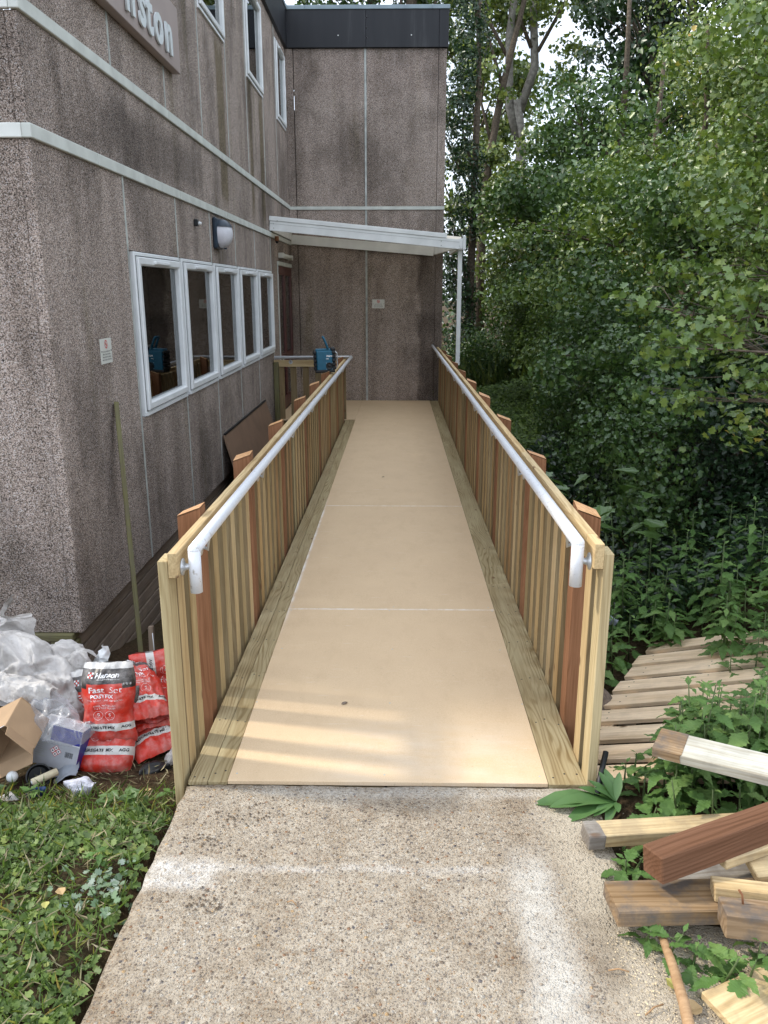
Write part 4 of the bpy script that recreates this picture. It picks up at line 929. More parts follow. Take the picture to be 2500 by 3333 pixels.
# small items
def simple(name, label, cat, me, mat, Mw): return tag(obj(name, me, mat, None, Mw), label, cat)
bpm = bpy.data.meshes.new('ball'); bmm = bmesh.new(); bmesh.ops.create_uvsphere(bmm, u_segments=20, v_segments=12, radius=.024); bmm.to_mesh(bpm); bmm.free(); bpm.polygons.foreach_set('use_smooth', [True] * len(bpm.polygons))
simple('white_ball', 'small white plastic ball on the soil left of the paint roller', 'ball', bpm, m_white, T(-1.635, .31, -.20))
pr = thing('paint_roller_sleeve', 'cream paint roller sleeve lying on the soil', 'paint roller', (-1.5, .3, -.2))
tube('sleeve', [(-1.535, .275, -.205), (-1.455, .345, -.195)], .0165, plain('cream_roller_nap', (.62, .55, .38), .9, .1), pr, 16); tube('core', [(-1.537, .273, -.205), (-1.4549, .3452, -.195)], .009, m_white, pr, 10)
tb = thing('black_tub', 'black plastic tub half buried under the cardboard box', 'tub', (-1.56, .42, -.28))
obj('tub', mesh_from('tub', *lathe_mesh([(.04, 0), (.05, .07), (.053, .07), (.053, .078), (.047, .078), (.038, .01)], 20), smooth=False), m_black, tb, T(-1.57, .40, -.255) @ Euler((R(60), 0, R(30))).to_matrix().to_4x4())
tube('tub_rim', [(-1.50, .37, -.25), (-1.43, .40, -.255)], .006, m_black, tb, 8)
# ================================================================ timber heap on the right
def timber(name, label, p0, p1, wy, hz, mat, cat='timber offcut', roll=0., bev=.003, jag=0., key=''):
    c_ = (Vector(p0) + Vector(p1)) / 2
    o = beam(name, p0, p1, wy, hz, mat, None, bev, roll, jag, key); return tag(o, label, cat)
timber('dark_brown_post', 'thick dark brown square post lying diagonally across the timber heap', (.748, -.668, .185), (1.85, -.185, .215), .085, .085, m_brownbeam, 'timber post', R(-8), .004)
timber('weathered_plank', 'broad brown weathered plank lying level below the dark post, its end on the path', (.632, -.688, .065), (1.75, -.655, .085), .15, .048, m_old, 'plank', R(-6), .004, .004, 'c')
timber('pale_end_plank', 'pale plank with dark rotten end, furthest back at the path edge', (.640, -.352, .045), (1.40, -.285, .055), .075, .050, m_pale, 'plank', R(5), .003)
timber('dark_end_stub', 'dark rotten end piece butted to the pale plank on the path', (.632, -.3535, .043), (.690, -.348, .043), .079, .056, m_grey, 'timber offcut', R(5), .004, .003, 'des')
timber('grey_board', 'dark grey weathered board under the brown post', (.86, -.53, .035), (1.6, -.47, .045), .11, .03, m_grey, 'board')
timber('short_batten', 'pale batten with a dark knot, resting between brown post and plank', (.975, -.600, .145), (1.45, -.405, .165), .05, .03, m_pale)
timber('pale_block', 'pale square block leaning at the right edge of the frame', (1.075, -.575, .110), (1.40, -.54, .135), .10, .03, m_pale, roll=R(14))
timber('sawn_wedge', 'small pale sawn piece lying on the weathered plank', (.925, -.680, .115), (1.10, -.715, .120), .075, .045, m_pale, roll=R(-14))
timber('brown_stub', 'short brown-grey stub of timber with a rusty nail, lower right', (.905, -.800, .125), (1.35, -.872, .135), .095, .07, m_old, 'timber offcut', R(-10), .004, .003, 'bs')
nl = thing('rusty_nail', 'bent rusty nail standing in the brown-grey stub', 'nail', (.955, -.79, .16)); tube('nail_shank', [(.965, -.79, .15), (.960, -.787, .185), (.950, -.785, .20)], .0032, m_post, nl, 8)
timber('loose_plank', 'wide pale plank lying flat in the bottom right corner', (.83, -1.03, .022), (1.40, -.78, .03), .15, .022, m_pale, 'plank', 0)
timber('whitewashed_plank', 'whitish plank with stained end sticking out above the nettles', (.950, -.108, .240), (1.65, -.56, .290), .125, .036, wood('whitewashed_timber', [(.56, .56, .50), (.56, .56, .50)], .35, knots=False, dirt=.25), 'plank', R(8), .003, .004, 'wp')
tag(beam('stained_plank_end', (.933, -.097, .2410), (1.015, -.150, .2470), .127, .039, m_old, None, .003, R(8), .003, 'wpe'), 'stained brown end of the whitish plank', 'timber offcut')
timber('brown_stake', 'dark brown stake leaning among the hedge at the right edge', (1.93, 1.15, .56), (2.4, 1.5, .95), .05, .03, m_brownbeam, 'stake')
hn = thing('tool_handle', 'round wooden tool handle lying at the edge of the path', 'handle', (.74, -.95, .03))
tube('handle', [(.752, -.78, .045), (.750, -.88, .04), (.742, -1.0, .034), (.728, -1.10, .03), (.70, -1.35, .025)], [.011, .013, .0145, .015, .015], m_handle, hn, 14)
pp = thing('black_pipe', 'short length of black plastic pipe stuck in the ground by the fence foot', 'pipe', (.74, -.05, 0)); tube('pipe', [(.735, -.095, .02), (.765, -.02, .06), (.80, .06, .10)], .011, m_black, pp, 12)
def rock(name, label, cat, c_, r, seed, mat, sc_=(1, 1, 1)):
    bm = bmesh.new(); bmesh.ops.create_icosphere(bm, subdivisions=3, radius=1)
    for v in bm.verts:
        d = 1 + .35 * mnoise.noise(v.co * 1.4 + Vector((seed, 0, 0))) + .12 * mnoise.noise(v.co * 4 + Vector((0, seed, 0))); v.co = Vector((v.co.x * sc_[0], v.co.y * sc_[1], v.co.z * sc_[2])) * d * r
    me = bpy.data.meshes.new(name); bm.to_mesh(me); bm.free(); return tag(obj(name, me, mat, None, T(*c_)), label, cat)
m_rock = plain('broken_render', (.16, .12, .09), .95, .25, scale=40); m_rock2 = plain('pale_rubble', (.42, .41, .38), .95, .2, scale=30)
rock('rubble_lump', 'brown rubble lump beside the fence foot at the pallet corner', 'rubble', (1.075, 1.22, -.33), .09, 3, m_rock, (1, 1.2, .8))
rock('rubble_lump', 'white chip of rubble under the black pipe at the fence foot', 'rubble', (.76, -.045, .0), .022, 8, m_rock2, (1.3, .8, 1.6))
rock('rubble_lump', 'brown lump half hidden behind the right fence end', 'rubble', (1.28, 2.45, -.25), .12, 12, m_rock, (1.3, 1, .7))
rock('rubble_lump', 'pale stone among nettles behind the right fence', 'rubble', (1.48, 2.50, -.33), .08, 15, m_rock2, (1.3, 1, .7))
m_can = plain('red_can_print', (.42, .05, .03), .35, .15)
cn2 = thing('crushed_can', 'crushed red drink can in the litter behind the right fence', 'can', (1.2, 2.1, -.35)); tube('can_body', [(1.17, 2.12, -.30), (1.25, 2.10, -.30)], [.030, .026], m_can, cn2, 14); tube('can_rim', [(1.165, 2.121, -.30), (1.17, 2.12, -.30)], [.027, .030], m_steel, cn2, 14)
for k, (x, y, s_) in enumerate(((1.22, 2.3, .05), (1.36, 2.25, .04))):
    crumple('litter_scrap', ('white torn paper scrap in the dark gap behind the fence end', 'grey torn plastic scrap beside the crushed can')[k], 'litter', [(x, y, -.32), (x + s_, y + .01, -.29), (x + 2 * s_, y, -.31)], [.02, .03, .02], 3 + k, (m_white, m_greysheet)[k], .02, 10, 10, scale=16)

# ================================================================ pallet
vX = Vector((.80, -.49, .36)).normalized(); uY = Vector((.575, .818, 0)).normalized(); uY = (uY - vX * uY.dot(vX)).normalized(); nZ = vX.cross(uY)
P0 = Vector((1.12, 1.209, -.30)) - uY * .92 - vX * .02
PM = T(*P0) @ Matrix((vX, uY, nZ)).transposed().to_4x4()
pa = thing('timber_pallet', 'upturned pale timber pallet lying on the bank beside the right fence', 'pallet', P0, rot=Matrix((vX, uY, nZ)).transposed().to_4x4())
for k in range(9):
    obj('pallet_slat', box_mesh(.95 + .01 * (k % 2), .148, .022, .002, m_pallet, key='p%d' % k), m_pallet, pa, PM @ T(.48 + random.uniform(-.008, .008), .075 + k * .208 + random.uniform(-.006, .006), -.011))
    for a in (.10, .48, .88):
        for b in (-.03, .04): obj('nail_head', scr, m_print, pa, PM @ T(a + random.uniform(-.02, .02), .075 + k * .208 + b, -.0005))
Ry = Matrix.Rotation(R(90), 4, 'Z')
for a in (.10, .48, .88): obj('bearer', box_mesh(1.85, .085, .022, .002, m_pallet, key='b'), m_pallet, pa, PM @ T(a, .93, -.034) @ Ry)
for a in (.10, .48, .88):
    for b in (.10, .93, 1.75): obj('block', box_mesh(.10, .10, .09, .003, m_pallet, key='k'), m_pallet, pa, PM @ T(a, b, -.0905))

# ================================================================ leaves
TPL = {}
def tpl(name, half, fold=.22, curl=.12):
    """half outline from base to tip, x>=0; two folded n-gons"""
    vs = []; k = len(half)
    for x, y in half: vs.append((x, y, abs(x) * fold - curl * y * y))
    L = [i for i in range(k)]
    for x, y in half[1:-1]: vs.append((-x, y, abs(x) * fold - curl * y * y))
    f1 = tuple(range(k)); f2 = (0,) + tuple([k - 1]) + tuple(range(2 * k - 3, k - 1, -1))
    TPL[name] = (np.array(vs, float), [f1, f2])
tpl('haw', [(0, 0), (.10, .14), (.43, .30), (.25, .43), (.48, .64), (.22, .74), (.15, .97), (0, .90)], .32, .2)
tpl('maple', [(0, 0), (.34, .04), (.36, .22), (.56, .44), (.34, .56), (.22, .82), (0, .98)], .25, .22)
tpl('hawf', [(0, 0), (.42, .32), (.27, .5), (.38, .72), (0, .98)], .34, .2)
tpl('oval', [(0, 0), (.22, .25), (.28, .55), (0, 1.0)], .25, .15)
tpl('simple', [(0, 0), (.38, .45), (0, 1.0)], .3, .1)
tpl('blade', [(0, 0), (.035, .4), (0, 1.0)], .3, .35)
tpl('weed', [(0, 0), (.40, .12), (.28, .30), (.55, .50), (.28, .60), (.30, .88), (0, .92)], .12, .12)
tpl('mapf', [(0, 0), (.42, .10), (.52, .45), (.26, .70), (0, 1.0)], .25, .22)
def scatter(name, P, Nrm, size, tplname, mat, parent=None, droop=.5, jitter=.6, along=None, rnd=None, Mw=Matrix.Identity(4)):
    P = np.asarray(P, float); n = len(P); Vt, Ft = TPL[tplname]
    up = np.asarray(Nrm, float) + rng.normal(0, jitter, (n, 3)); up /= np.linalg.norm(up, axis=1, keepdims=True) + 1e-9
    d = rng.normal(0, 1, (n, 3)) if along is None else np.asarray(along, float) + rng.normal(0, .35, (n, 3)); d[:, 2] -= droop
    d -= up * (d * up).sum(1, keepdims=True); d /= np.linalg.norm(d, axis=1, keepdims=True) + 1e-9
    sd = np.cross(d, up); size = np.asarray(size, float).reshape(-1, 1, 1) * np.ones((n, 1, 1))
    V = P[:, None, :] + size * (Vt[None, :, 0:1] * sd[:, None, :] + Vt[None, :, 1:2] * d[:, None, :] + Vt[None, :, 2:3] * up[:, None, :])
    K = len(Vt); verts = V.reshape(-1, 3)
    loops, starts, tot = [], [], []
    base = (np.arange(n) * K)[:, None]
    fl = np.concatenate([np.array(f) for f in Ft]); lens = np.array([len(f) for f in Ft])
    loops = (base + fl[None, :]).reshape(-1); tot = np.tile(lens, n); starts = np.concatenate([[0], np.cumsum(tot)[:-1]])
    me = bpy.data.meshes.new(name); me.vertices.add(n * K); me.vertices.foreach_set('co', verts.reshape(-1).astype(np.float32))
    me.loops.add(len(loops)); me.loops.foreach_set('vertex_index', loops.astype(np.int32))
    me.polygons.add(len(tot)); me.polygons.foreach_set('loop_start', starts.astype(np.int32)); me.polygons.foreach_set('loop_total', tot.astype(np.int32))
    me.update(calc_edges=True)
    a = me.attributes.new('rnd', 'FLOAT', 'POINT'); r = rng.random(n) if rnd is None else np.clip(rnd, 0, 1); a.data.foreach_set('value', np.repeat(r, K).astype(np.float32))
    return obj(name, me, mat, parent, Mw)
CAMP = np.array([0, -2.669, 1.8])
def shell(boughs, n, back=.25, rough=.28, inner=.35):
    """random points through the outer part of the given ellipsoids; the far side keeps fewer"""
    B = np.array(boughs, float); area = (B[:, 3] * B[:, 4] + B[:, 4] * B[:, 5] + B[:, 3] * B[:, 5]); pr = area / area.sum()
    k = rng.choice(len(B), n, p=pr); d = rng.normal(0, 1, (n, 3)); d /= np.linalg.norm(d, axis=1, keepdims=True)
    r = 1 - inner * rng.random(n) ** 1.5 + rough * (rng.random(n) - .5) * (rng.random(n) > .5)
    P = B[k, :3] + B[k, 3:6] * d * r[:, None]; Nn = d / B[k, 3:6]; Nn /= np.linalg.norm(Nn, axis=1, keepdims=True)
    toc = CAMP - P; toc /= np.linalg.norm(toc, axis=1, keepdims=True)
    keep = ((Nn * toc).sum(1) > -.15) | (rng.random(n) < back); keep &= P[:, 2] > -.6
    return P[keep], Nn[keep], k[keep]
def blobs(c_, rad, n, r0, seed, flat=.75):
    """sub-boughs spread through an ellipsoid: uneven outline with gaps"""
    rr = np.random.default_rng(seed); out = []
    for i in range(n):
        d = rr.normal(0, 1, 3); d /= np.linalg.norm(d); t = .45 + .55 * rr.random() ** .6
        p = np.array(c_) + np.array(rad) * d * t; s_ = r0 * (.65 + .7 * rr.random())
        out.append((*p, s_ * (1 + .3 * rr.random()), s_ * (1 + .3 * rr.random()), s_ * flat))
    return out
def limbs(base, top, r, boughs, n, seed, mat, par, lean=.3, wig=.25, twig=True):
    """tapered trunk with limbs running out to the boughs"""
    rr = random.Random(seed); b = Vector(base); t = Vector(top); pts, rad = [], []; m = 9
    for i in range(m + 1):
        k = i / m; p = b.lerp(t, k) + Vector((fbm(seed, k * 2, 0, 1.7, 2), fbm(seed, k * 2, 5, 1.7, 2), 0)) * wig * (k * (1.6 - k)); pts.append(p); rad.append(r * (1 - .75 * k) * (1.25 if i == 0 else 1))
    tube('trunk', pts, rad, mat, par, 10)
    vs, fs = [], []
    sel = rr.sample(list(boughs), min(n, len(boughs)))
    for bo in sel:
        e = Vector(bo[:3]); k = max(.15, min(.95, (e.z - b.z) / max(.1, t.z - b.z) - .18)); i = min(int(k * m), m - 1); s0 = pts[i].lerp(pts[i + 1], k * m - i); r0 = rad[i] * .5
        mid = s0.lerp(e, .5) + Vector((rr.uniform(-.2, .2), rr.uniform(-.2, .2), rr.uniform(0, .25)))
        P_ = [s0, s0.lerp(mid, .6), mid, mid.lerp(e, .6) + Vector((rr.uniform(-.1, .1), 0, rr.uniform(-.05, .1))), e]
        v, f = tube_mesh(P_, [r0, r0 * .75, r0 * .55, r0 * .38, r0 * .15], 6); q = len(vs); vs += v; fs += [tuple(a + q for a in ff) for ff in f]
        if twig:
            for _ in range(4):
                o_ = e + Vector((rr.uniform(-1, 1) * bo[3], rr.uniform(-1, 1) * bo[4], rr.uniform(-.6, 1) * bo[5])) * .95; a_ = P_[rr.choice((2, 3))]
                v, f = tube_mesh([a_, a_.lerp(o_, .5) + Vector((0, 0, .06)), o_], [r0 * .28, r0 * .18, r0 * .06], 5); q = len(vs); vs += v; fs += [tuple(a + q for a in ff) for ff in f]
    if vs: obj('branches', mesh_from('branches', vs, fs, True), mat, par)
def bush(name, label, base, boughs, n, size, tp, mat, cat='tree', trunk=None, seed=1, tr=.05, nl=12, barkm=None, grp=None, back=.25, rough=.3, droop=.5, jit=.6, inner=.4):
    t = thing(name, label, cat, base, grp); barkm = barkm or m_bark
    if trunk: limbs(base, trunk, tr, boughs, nl, seed, barkm, t)
    P, Nn, k = shell(boughs, n, back, rough, inner); per = rng.random(len(boughs))
    sz = size * (.55 + .75 * rng.random(len(P)))
    rn = rng.random(len(P)) * .75 + per[k] * .25
    scatter('crown', P, Nn, sz, tp, mat, t, droop, jit, rnd=rn); return t
# ---------------------------------------------------------------- hedge trees on the right, near to far
HG = 'hedge of hawthorn and maple along the right side'
bush('hawthorn_tree', 'nearest hawthorn with pale lobed leaves reaching in from the right edge', (3.1, 2.9, .3),
     blobs((2.8, 3.1, 2.7), (.95, .9, 1.7), 60, .25, 3), 21000, .048, 'haw', m_haw, trunk=(2.9, 3.0, 4.4), seed=3, tr=.07, nl=22, grp=HG, rough=.5)
bush('hawthorn_spray', 'sparse hawthorn branches with big pale leaves hanging nearest over the pallet', (2.6, 1.3, .2),
     [(1.42, 1.15, 1.62, .26, .22, .13), (1.62, 1.2, 1.78, .25, .22, .14), (1.22, 1.05, 1.55, .20, .2, .09), (1.66, 1.1, 1.40, .22, .2, .12), (1.38, 1.25, 1.30, .2, .2, .09), (1.85, 1.3, 2.0, .25, .2, .16), (1.62, 1.6, 2.15, .25, .25, .14), (1.78, 1.15, 2.45, .2, .2, .2), (1.45, 1.5, 1.9, .22, .22, .09), (1.75, 1.3, 1.15, .2, .2, .12), (1.9, 1.4, 2.9, .3, .3, .2), (1.15, 1.35, 1.75, .18, .18, .07)], 2300, .046, 'haw', m_haw, trunk=(2.5, 1.4, 3.2), seed=41, tr=.03, nl=12, grp=HG, rough=.5, inner=.9, jit=.5)
bush('hawthorn_tree', 'tall hawthorn whose small leaves fill the upper right of the hedge', (4.0, 4.6, .4),
     blobs((3.75, 4.4, 3.3), (1.25, 1.2, 2.5), 90, .33, 5) + blobs((3.0, 4.2, 1.5), (.7, .9, 1.0), 26, .28, 6), 42000, .046, 'haw', m_haw, trunk=(3.8, 4.5, 6.2), seed=5, tr=.09, nl=30, grp=HG, rough=.5)
bush('field_maple', 'dark bushy field maple bulging low over the fence line', (3.2, 6.6, .2),
     blobs((3.35, 6.6, 1.6), (1.5, 1.3, 1.7), 72, .34, 8) + blobs((2.1, 5.8, .7), (.55, .9, .7), 20, .25, 9), 26000, .062, 'hawf', m_mid, trunk=(3.3, 6.6, 3.4), seed=8, tr=.08, nl=20, grp=HG, rough=.45)
bush('hawthorn_tree', 'hawthorn with long yellow-green sprays arching towards the canopy post', (3.9, 8.6, .2),
     blobs((3.9, 8.8, 2.9), (1.6, 1.5, 1.9), 74, .38, 12) + [(2.6, 9.0, 2.75, .6, .5, .22), (2.0, 9.3, 2.62, .5, .4, .16), (1.5, 9.5, 2.5, .32, .3, .11), (2.4, 9.0, 1.9, .6, .5, .35), (1.7, 9.6, 1.75, .45, .3, .16), (1.25, 9.55, 1.72, .18, .15, .08)], 27000, .066, 'hawf', m_haw, trunk=(3.9, 8.8, 5), seed=12, tr=.09, nl=26, grp=HG, rough=.5)
bush('tall_hawthorn', 'tall sunlit hawthorn rising to the top right of the frame', (5.4, 7.5, .5),
     blobs((5.2, 7.3, 5.0), (1.9, 1.9, 2.3), 90, .42, 14), 34000, .066, 'hawf', m_pal, trunk=(5.3, 7.5, 8), seed=14, tr=.12, nl=30, grp=HG, rough=.5)
bush('field_maple', 'mid-green maple behind the arching sprays, lower edge over the path', (4.3, 12.4, -.1),
     blobs((4.5, 12.4, 2.3), (2.1, 1.7, 2.3), 50, .65, 16), 22000, .085, 'maple', m_mid, trunk=(4.4, 12.4, 5.5), seed=16, tr=.12, nl=22, grp=HG)
bl = []
rr = np.random.default_rng(61)
for y in np.arange(3.3, 9.6, .34):
    for z in (-.15, .2, .55, .95, 1.35): bl.append((1.85 + .04 * y + .22 * abs(z - .5) + rr.uniform(-.22, .30), y + rr.uniform(-.2, .2), z + rr.uniform(-.12, .12), rr.uniform(.18, .34), rr.uniform(.2, .34), rr.uniform(.16, .28)))
bush('bramble_bush', 'dark leafy bramble bulging from the hedge foot towards the fence', (2.3, 6, -.3), bl, 34000, .046, 'hawf', m_mid, 'bush', None, 61, grp=HG, rough=.5, back=.15)
P, Nn, k = shell([(2.3 + rr.uniform(0, 1.3), rr.uniform(2.9, 5.2), rr.uniform(-.3, 1.3), rr.uniform(.25, .4), .35, rr.uniform(.2, .35)) for _ in range(60)], 20000, .15, .5, .5)
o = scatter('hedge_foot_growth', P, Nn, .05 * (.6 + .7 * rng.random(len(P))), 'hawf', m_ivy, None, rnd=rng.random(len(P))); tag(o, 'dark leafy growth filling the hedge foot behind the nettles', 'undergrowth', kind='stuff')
bl = [(1.9 + rr.uniform(0, 1.1), 9.5 + rr.uniform(0, 5), rr.uniform(.6, 1.9), rr.uniform(.2, .4), .35, rr.uniform(.18, .3)) for _ in range(60)]
bush('bramble_bush', 'mixed green scrub filling the hedge beyond the canopy post', (2.6, 12, -.3), bl, 16000, .065, 'hawf', m_haw, 'bush', None, 62, grp=HG, rough=.5, back=.15)
# ---------------------------------------------------------------- middle distance and background
BG = 'trees beyond the end of the building'
bush('sycamore_tree', 'broad dark sycamore filling the middle of the wood', (5.0, 17.0, -.2),
     blobs((4.9, 17.0, 3.6), (2.5, 2.1, 2.9), 80, .62, 21), 32000, .092, 'mapf', m_mid, trunk=(5, 17, 8), seed=21, tr=.16, nl=22, grp=BG)
bush('sycamore_tree', 'light-topped sycamore just right of the building end', (3.3, 18.5, -.2),
     blobs((3.35, 18.3, 3.0), (1.3, 1.3, 2.3), 44, .45, 23), 17000, .088, 'mapf', m_pal, trunk=(3.3, 18.5, 5.6), seed=23, tr=.12, nl=14, grp=BG)
bush('ivy_clad_tree', 'dark ivy-clad tree rising against the building end', (1.75, 17.6, -.2),
     [(1.48 + .16 * math.sin(k), 17.6, .2 + k * .5, .40 + .12 * math.sin(k * 2.3), .5, .42) for k in range(20)], 15000, .085, 'oval', m_ivy, trunk=(1.8, 17.8, 10), seed=24, tr=.12, nl=6, grp=BG)
bush('ivy_clad_tree', 'tall ivy-covered trunk with dark crown, centre right of the wood', (6.4, 19.5, -.2),
     [(6.3 + .3 * math.sin(k), 19.5, 2.5 + k * .6, .6 + .2 * math.sin(k * 2.3), .6, .5) for k in range(13)] + blobs((6.3, 19.5, 9.0), (2.0, 1.6, 2.6), 26, .7, 25), 17000, .11, 'mapf', m_ivy, trunk=(6.4, 19.5, 12), seed=25, tr=.25, nl=14, grp=BG)
bush('ash_tree', 'feathery pale ash crown at the top of the wood', (8.0, 15.5, 0),
     blobs((7.4, 15.5, 7.0), (2.0, 1.8, 2.8), 44, .7, 27), 18000, .095, 'oval', m_pal, trunk=(7.8, 15.5, 10), seed=27, tr=.18, nl=20, grp=BG)
bush('sycamore_tree', 'large sycamore behind the ash with deep green foliage', (9.5, 20, 0),
     blobs((9.0, 20, 6.0), (3.0, 2.4, 5.0), 70, 1.0, 29), 24000, .14, 'mapf', m_mid, trunk=(9.3, 20, 12), seed=29, tr=.25, nl=20, grp=BG)
bush('lime_tree', 'airy lime tree behind the forked grey trunk, sky showing through', (2.6, 28, -.2),
     blobs((2.8, 28, 9.0), (2.4, 1.5, 5.0), 60, .62, 37), 12500, .15, 'mapf', m_pal, trunk=(2.8, 28, 14), seed=37, tr=.14, nl=24, grp=BG, back=.5, inner=.9)
# forked grey trunk seen against the sky
ft = thing('forked_grey_tree', 'bare forked grey trunk standing against the bright sky', 'tree', (3.6, 24, 0), BG)
tube('trunk', [(3.75, 24, -.3), (3.8, 24, 3), (3.72, 24, 6.0), (3.55, 24, 7.3)], [.2, .18, .16, .15], m_gbark, ft, 10)
tube('trunk', [(3.62, 24, 6.2), (3.3, 24, 7.2), (3.25, 24, 9), (3.45, 24, 11), (3.4, 24, 14)], [.15, .13, .12, .10, .05], m_gbark, ft, 10)
tube('trunk', [(3.6, 24, 6.9), (4.05, 24.1, 8.2), (3.9, 24, 10), (4.3, 24, 12), (4.3, 24, 15)], [.14, .13, .11, .08, .04], m_gbark, ft, 10)
for P_ in ([(3.9, 24, 8.7), (3.3, 24, 10.0), (2.3, 24, 11.2), (1.6, 24, 12.5)], [(4.1, 24, 8.6), (4.9, 24, 10), (5.3, 24, 12)], [(3.25, 24, 8.4), (2.7, 24, 9.3), (2.2, 24, 10.8)], [(5.1, 24, 10.6), (6.2, 24, 11.2), (7, 24, 12.4)], [(2.3, 24, 11.2), (2.9, 24, 12.8)], [(4.0, 24, 11), (4.9, 24, 12.9)]):
    tube('branch', P_, [.06, .05, .04, .02][:len(P_)], m_bark, ft, 6)
bo = blobs((3.8, 24.2, 11.5), (3.0, 1.5, 2.2), 34, .6, 31) + blobs((4.6, 24, 8.2), (1.2, .8, 1.0), 6, .45, 33)
P, Nn, k = shell(bo, 9000, .6, .5, .8); scatter('crown', P, Nn, .13 * (.6 + .6 * rng.random(len(P))), 'mapf', m_pal, ft, rnd=rng.random(len(P)))
sb = thing('slanting_dark_tree', 'thin dark slanting trunk left of the forked grey tree', 'tree', (2.2, 21, -.2), BG)
tube('trunk', [(2.35, 21, -.3), (2.3, 21, 3.5), (2.45, 21, 5.2), (2.75, 21, 7.0), (3.3, 21, 9.3), (3.5, 21, 11)], [.14, .12, .11, .09, .06, .03], m_bark, sb, 8)
for P_ in ([(2.5, 21, 5.6), (2.2, 21, 6.6), (2.3, 21, 8.2)], [(2.75, 21, 7), (2.4, 21, 8), (2.0, 21, 9.5)]): tube('branch', P_, [.05, .035, .02], m_bark, sb, 6)
bo = blobs((2.4, 21, 8.2), (.8, .6, 2.4), 14, .38, 35) + blobs((2.7, 21, 4.4), (.6, .5, 1.2), 8, .4, 36)
P, Nn, k = shell(bo, 3600, .6, .5, .8); scatter('crown', P, Nn, .11 * (.6 + .6 * rng.random(len(P))), 'mapf', m_pal, sb, rnd=rng.random(len(P)))
# sparse treetops behind the roof
for q, (x, y, z, n_, lb_) in enumerate(((-.9, 26, 0, 5200, 'sparse treetop showing above the middle of the flat roof'), (-4.5, 27, 0, 5200, 'sparse treetop showing above the left part of the flat roof'), (.35, 25, 0, 4200, 'thin treetop above the right end of the flat roof'))):
    t = thing('roadside_tree', lb_, 'tree', (x, y, z), BG)
    tube('trunk', [(x, y, -.3), (x + .2, y, 6), (x, y, 10), (x + .3, y, 15)], [.3, .22, .16, .05], m_bark, t, 8)
    rr = random.Random(q)
    for _ in range(16):
        z0 = rr.uniform(6, 12); a = rr.uniform(-1, 1); tube('branch', [(x, y, z0), (x + a * 1.1, y + rr.uniform(-.6, .6), z0 + 1.1), (x + a * 2.1, y, z0 + rr.uniform(1.8, 3))], [.08, .05, .015], m_bark, t, 5)
    P, Nn, k = shell(blobs((x, y, 11.3), (2.2, 1.2, 2.6), 30, .5, 40 + q), n_, .7, .6, .9); scatter('crown', P, Nn, .13 * (.6 + .6 * rng.random(len(P))), 'mapf', m_mid, t, rnd=rng.random(len(P)))
# far wood closing the horizon
bo = []
rr = np.random.default_rng(77)
for _ in range(150):
    x = rr.uniform(-14, 34); bo.append((x, rr.uniform(30, 36), rr.uniform(0, 6 + 5 * ss(5, 14, x)), 1.6, 1.4, 1.3))
P, Nn, k = shell(bo, 26000, .1, .4, .4); o = scatter('far_woodland', P, Nn, .26 * (.6 + .7 * rng.random(len(P))), 'simple', m_mid, None, rnd=rng.random(len(P)))
tag(o, 'far wood closing the view behind the nearer trees', 'woodland', kind='stuff')
# deep hedge fill so that nothing shows through low down
bo = []
for y in np.arange(1.5, 20, .8):
    for z in (.2, 1.0, 1.9, 2.8): bo.append((4.6 + .10 * y + rr.uniform(-.2, .2), y, z, .8, .8, .7))
for x in np.arange(1.9, 12, .9):
    for z in (.1, 1.1, 2.1, 3.1): bo.append((x, 21.8 + rr.uniform(-.5, .5), z, .8, .6, .8))
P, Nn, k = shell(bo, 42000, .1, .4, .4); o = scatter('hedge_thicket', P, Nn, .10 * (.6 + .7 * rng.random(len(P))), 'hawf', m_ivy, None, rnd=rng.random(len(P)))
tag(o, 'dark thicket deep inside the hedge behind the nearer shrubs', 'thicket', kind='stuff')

# ---------------------------------------------------------------- undergrowth: bramble and low nettles between fence and hedge
n = 40000; x = rng.uniform(.95, 4.6, n); y = 2.2 + 14.3 * rng.random(n) ** 1.5
h = np.array([ground_z(a, b) for a, b in zip(x, y)])
mound = .10 + .42 * np.clip((x - 1.15 - .05 * y) / 1.6, 0, 1) + .10 * np.array([fbm(a, b, 3, 1.6, 3) for a, b in zip(x, y)])
keep = (x > 1.05 + .02 * y) & ~((y > 8.5) & (x < 2.7)) & ~((y > 3.4) & (x > 2.2)) & ~((np.abs(x - 1.25) < .25) & (y > 1.8) & (y < 2.6)) & ~((x < 1.55) & (y < 1.75))
P = np.stack([x, y, h + mound * (1 - .55 * rng.random(n) ** 2)], 1)[keep]
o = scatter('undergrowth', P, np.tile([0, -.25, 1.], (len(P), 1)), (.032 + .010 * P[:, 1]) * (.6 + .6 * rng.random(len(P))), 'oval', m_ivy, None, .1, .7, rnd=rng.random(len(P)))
tag(o, 'low bramble and weeds covering the ground between fence and hedge', 'undergrowth', kind='stuff')
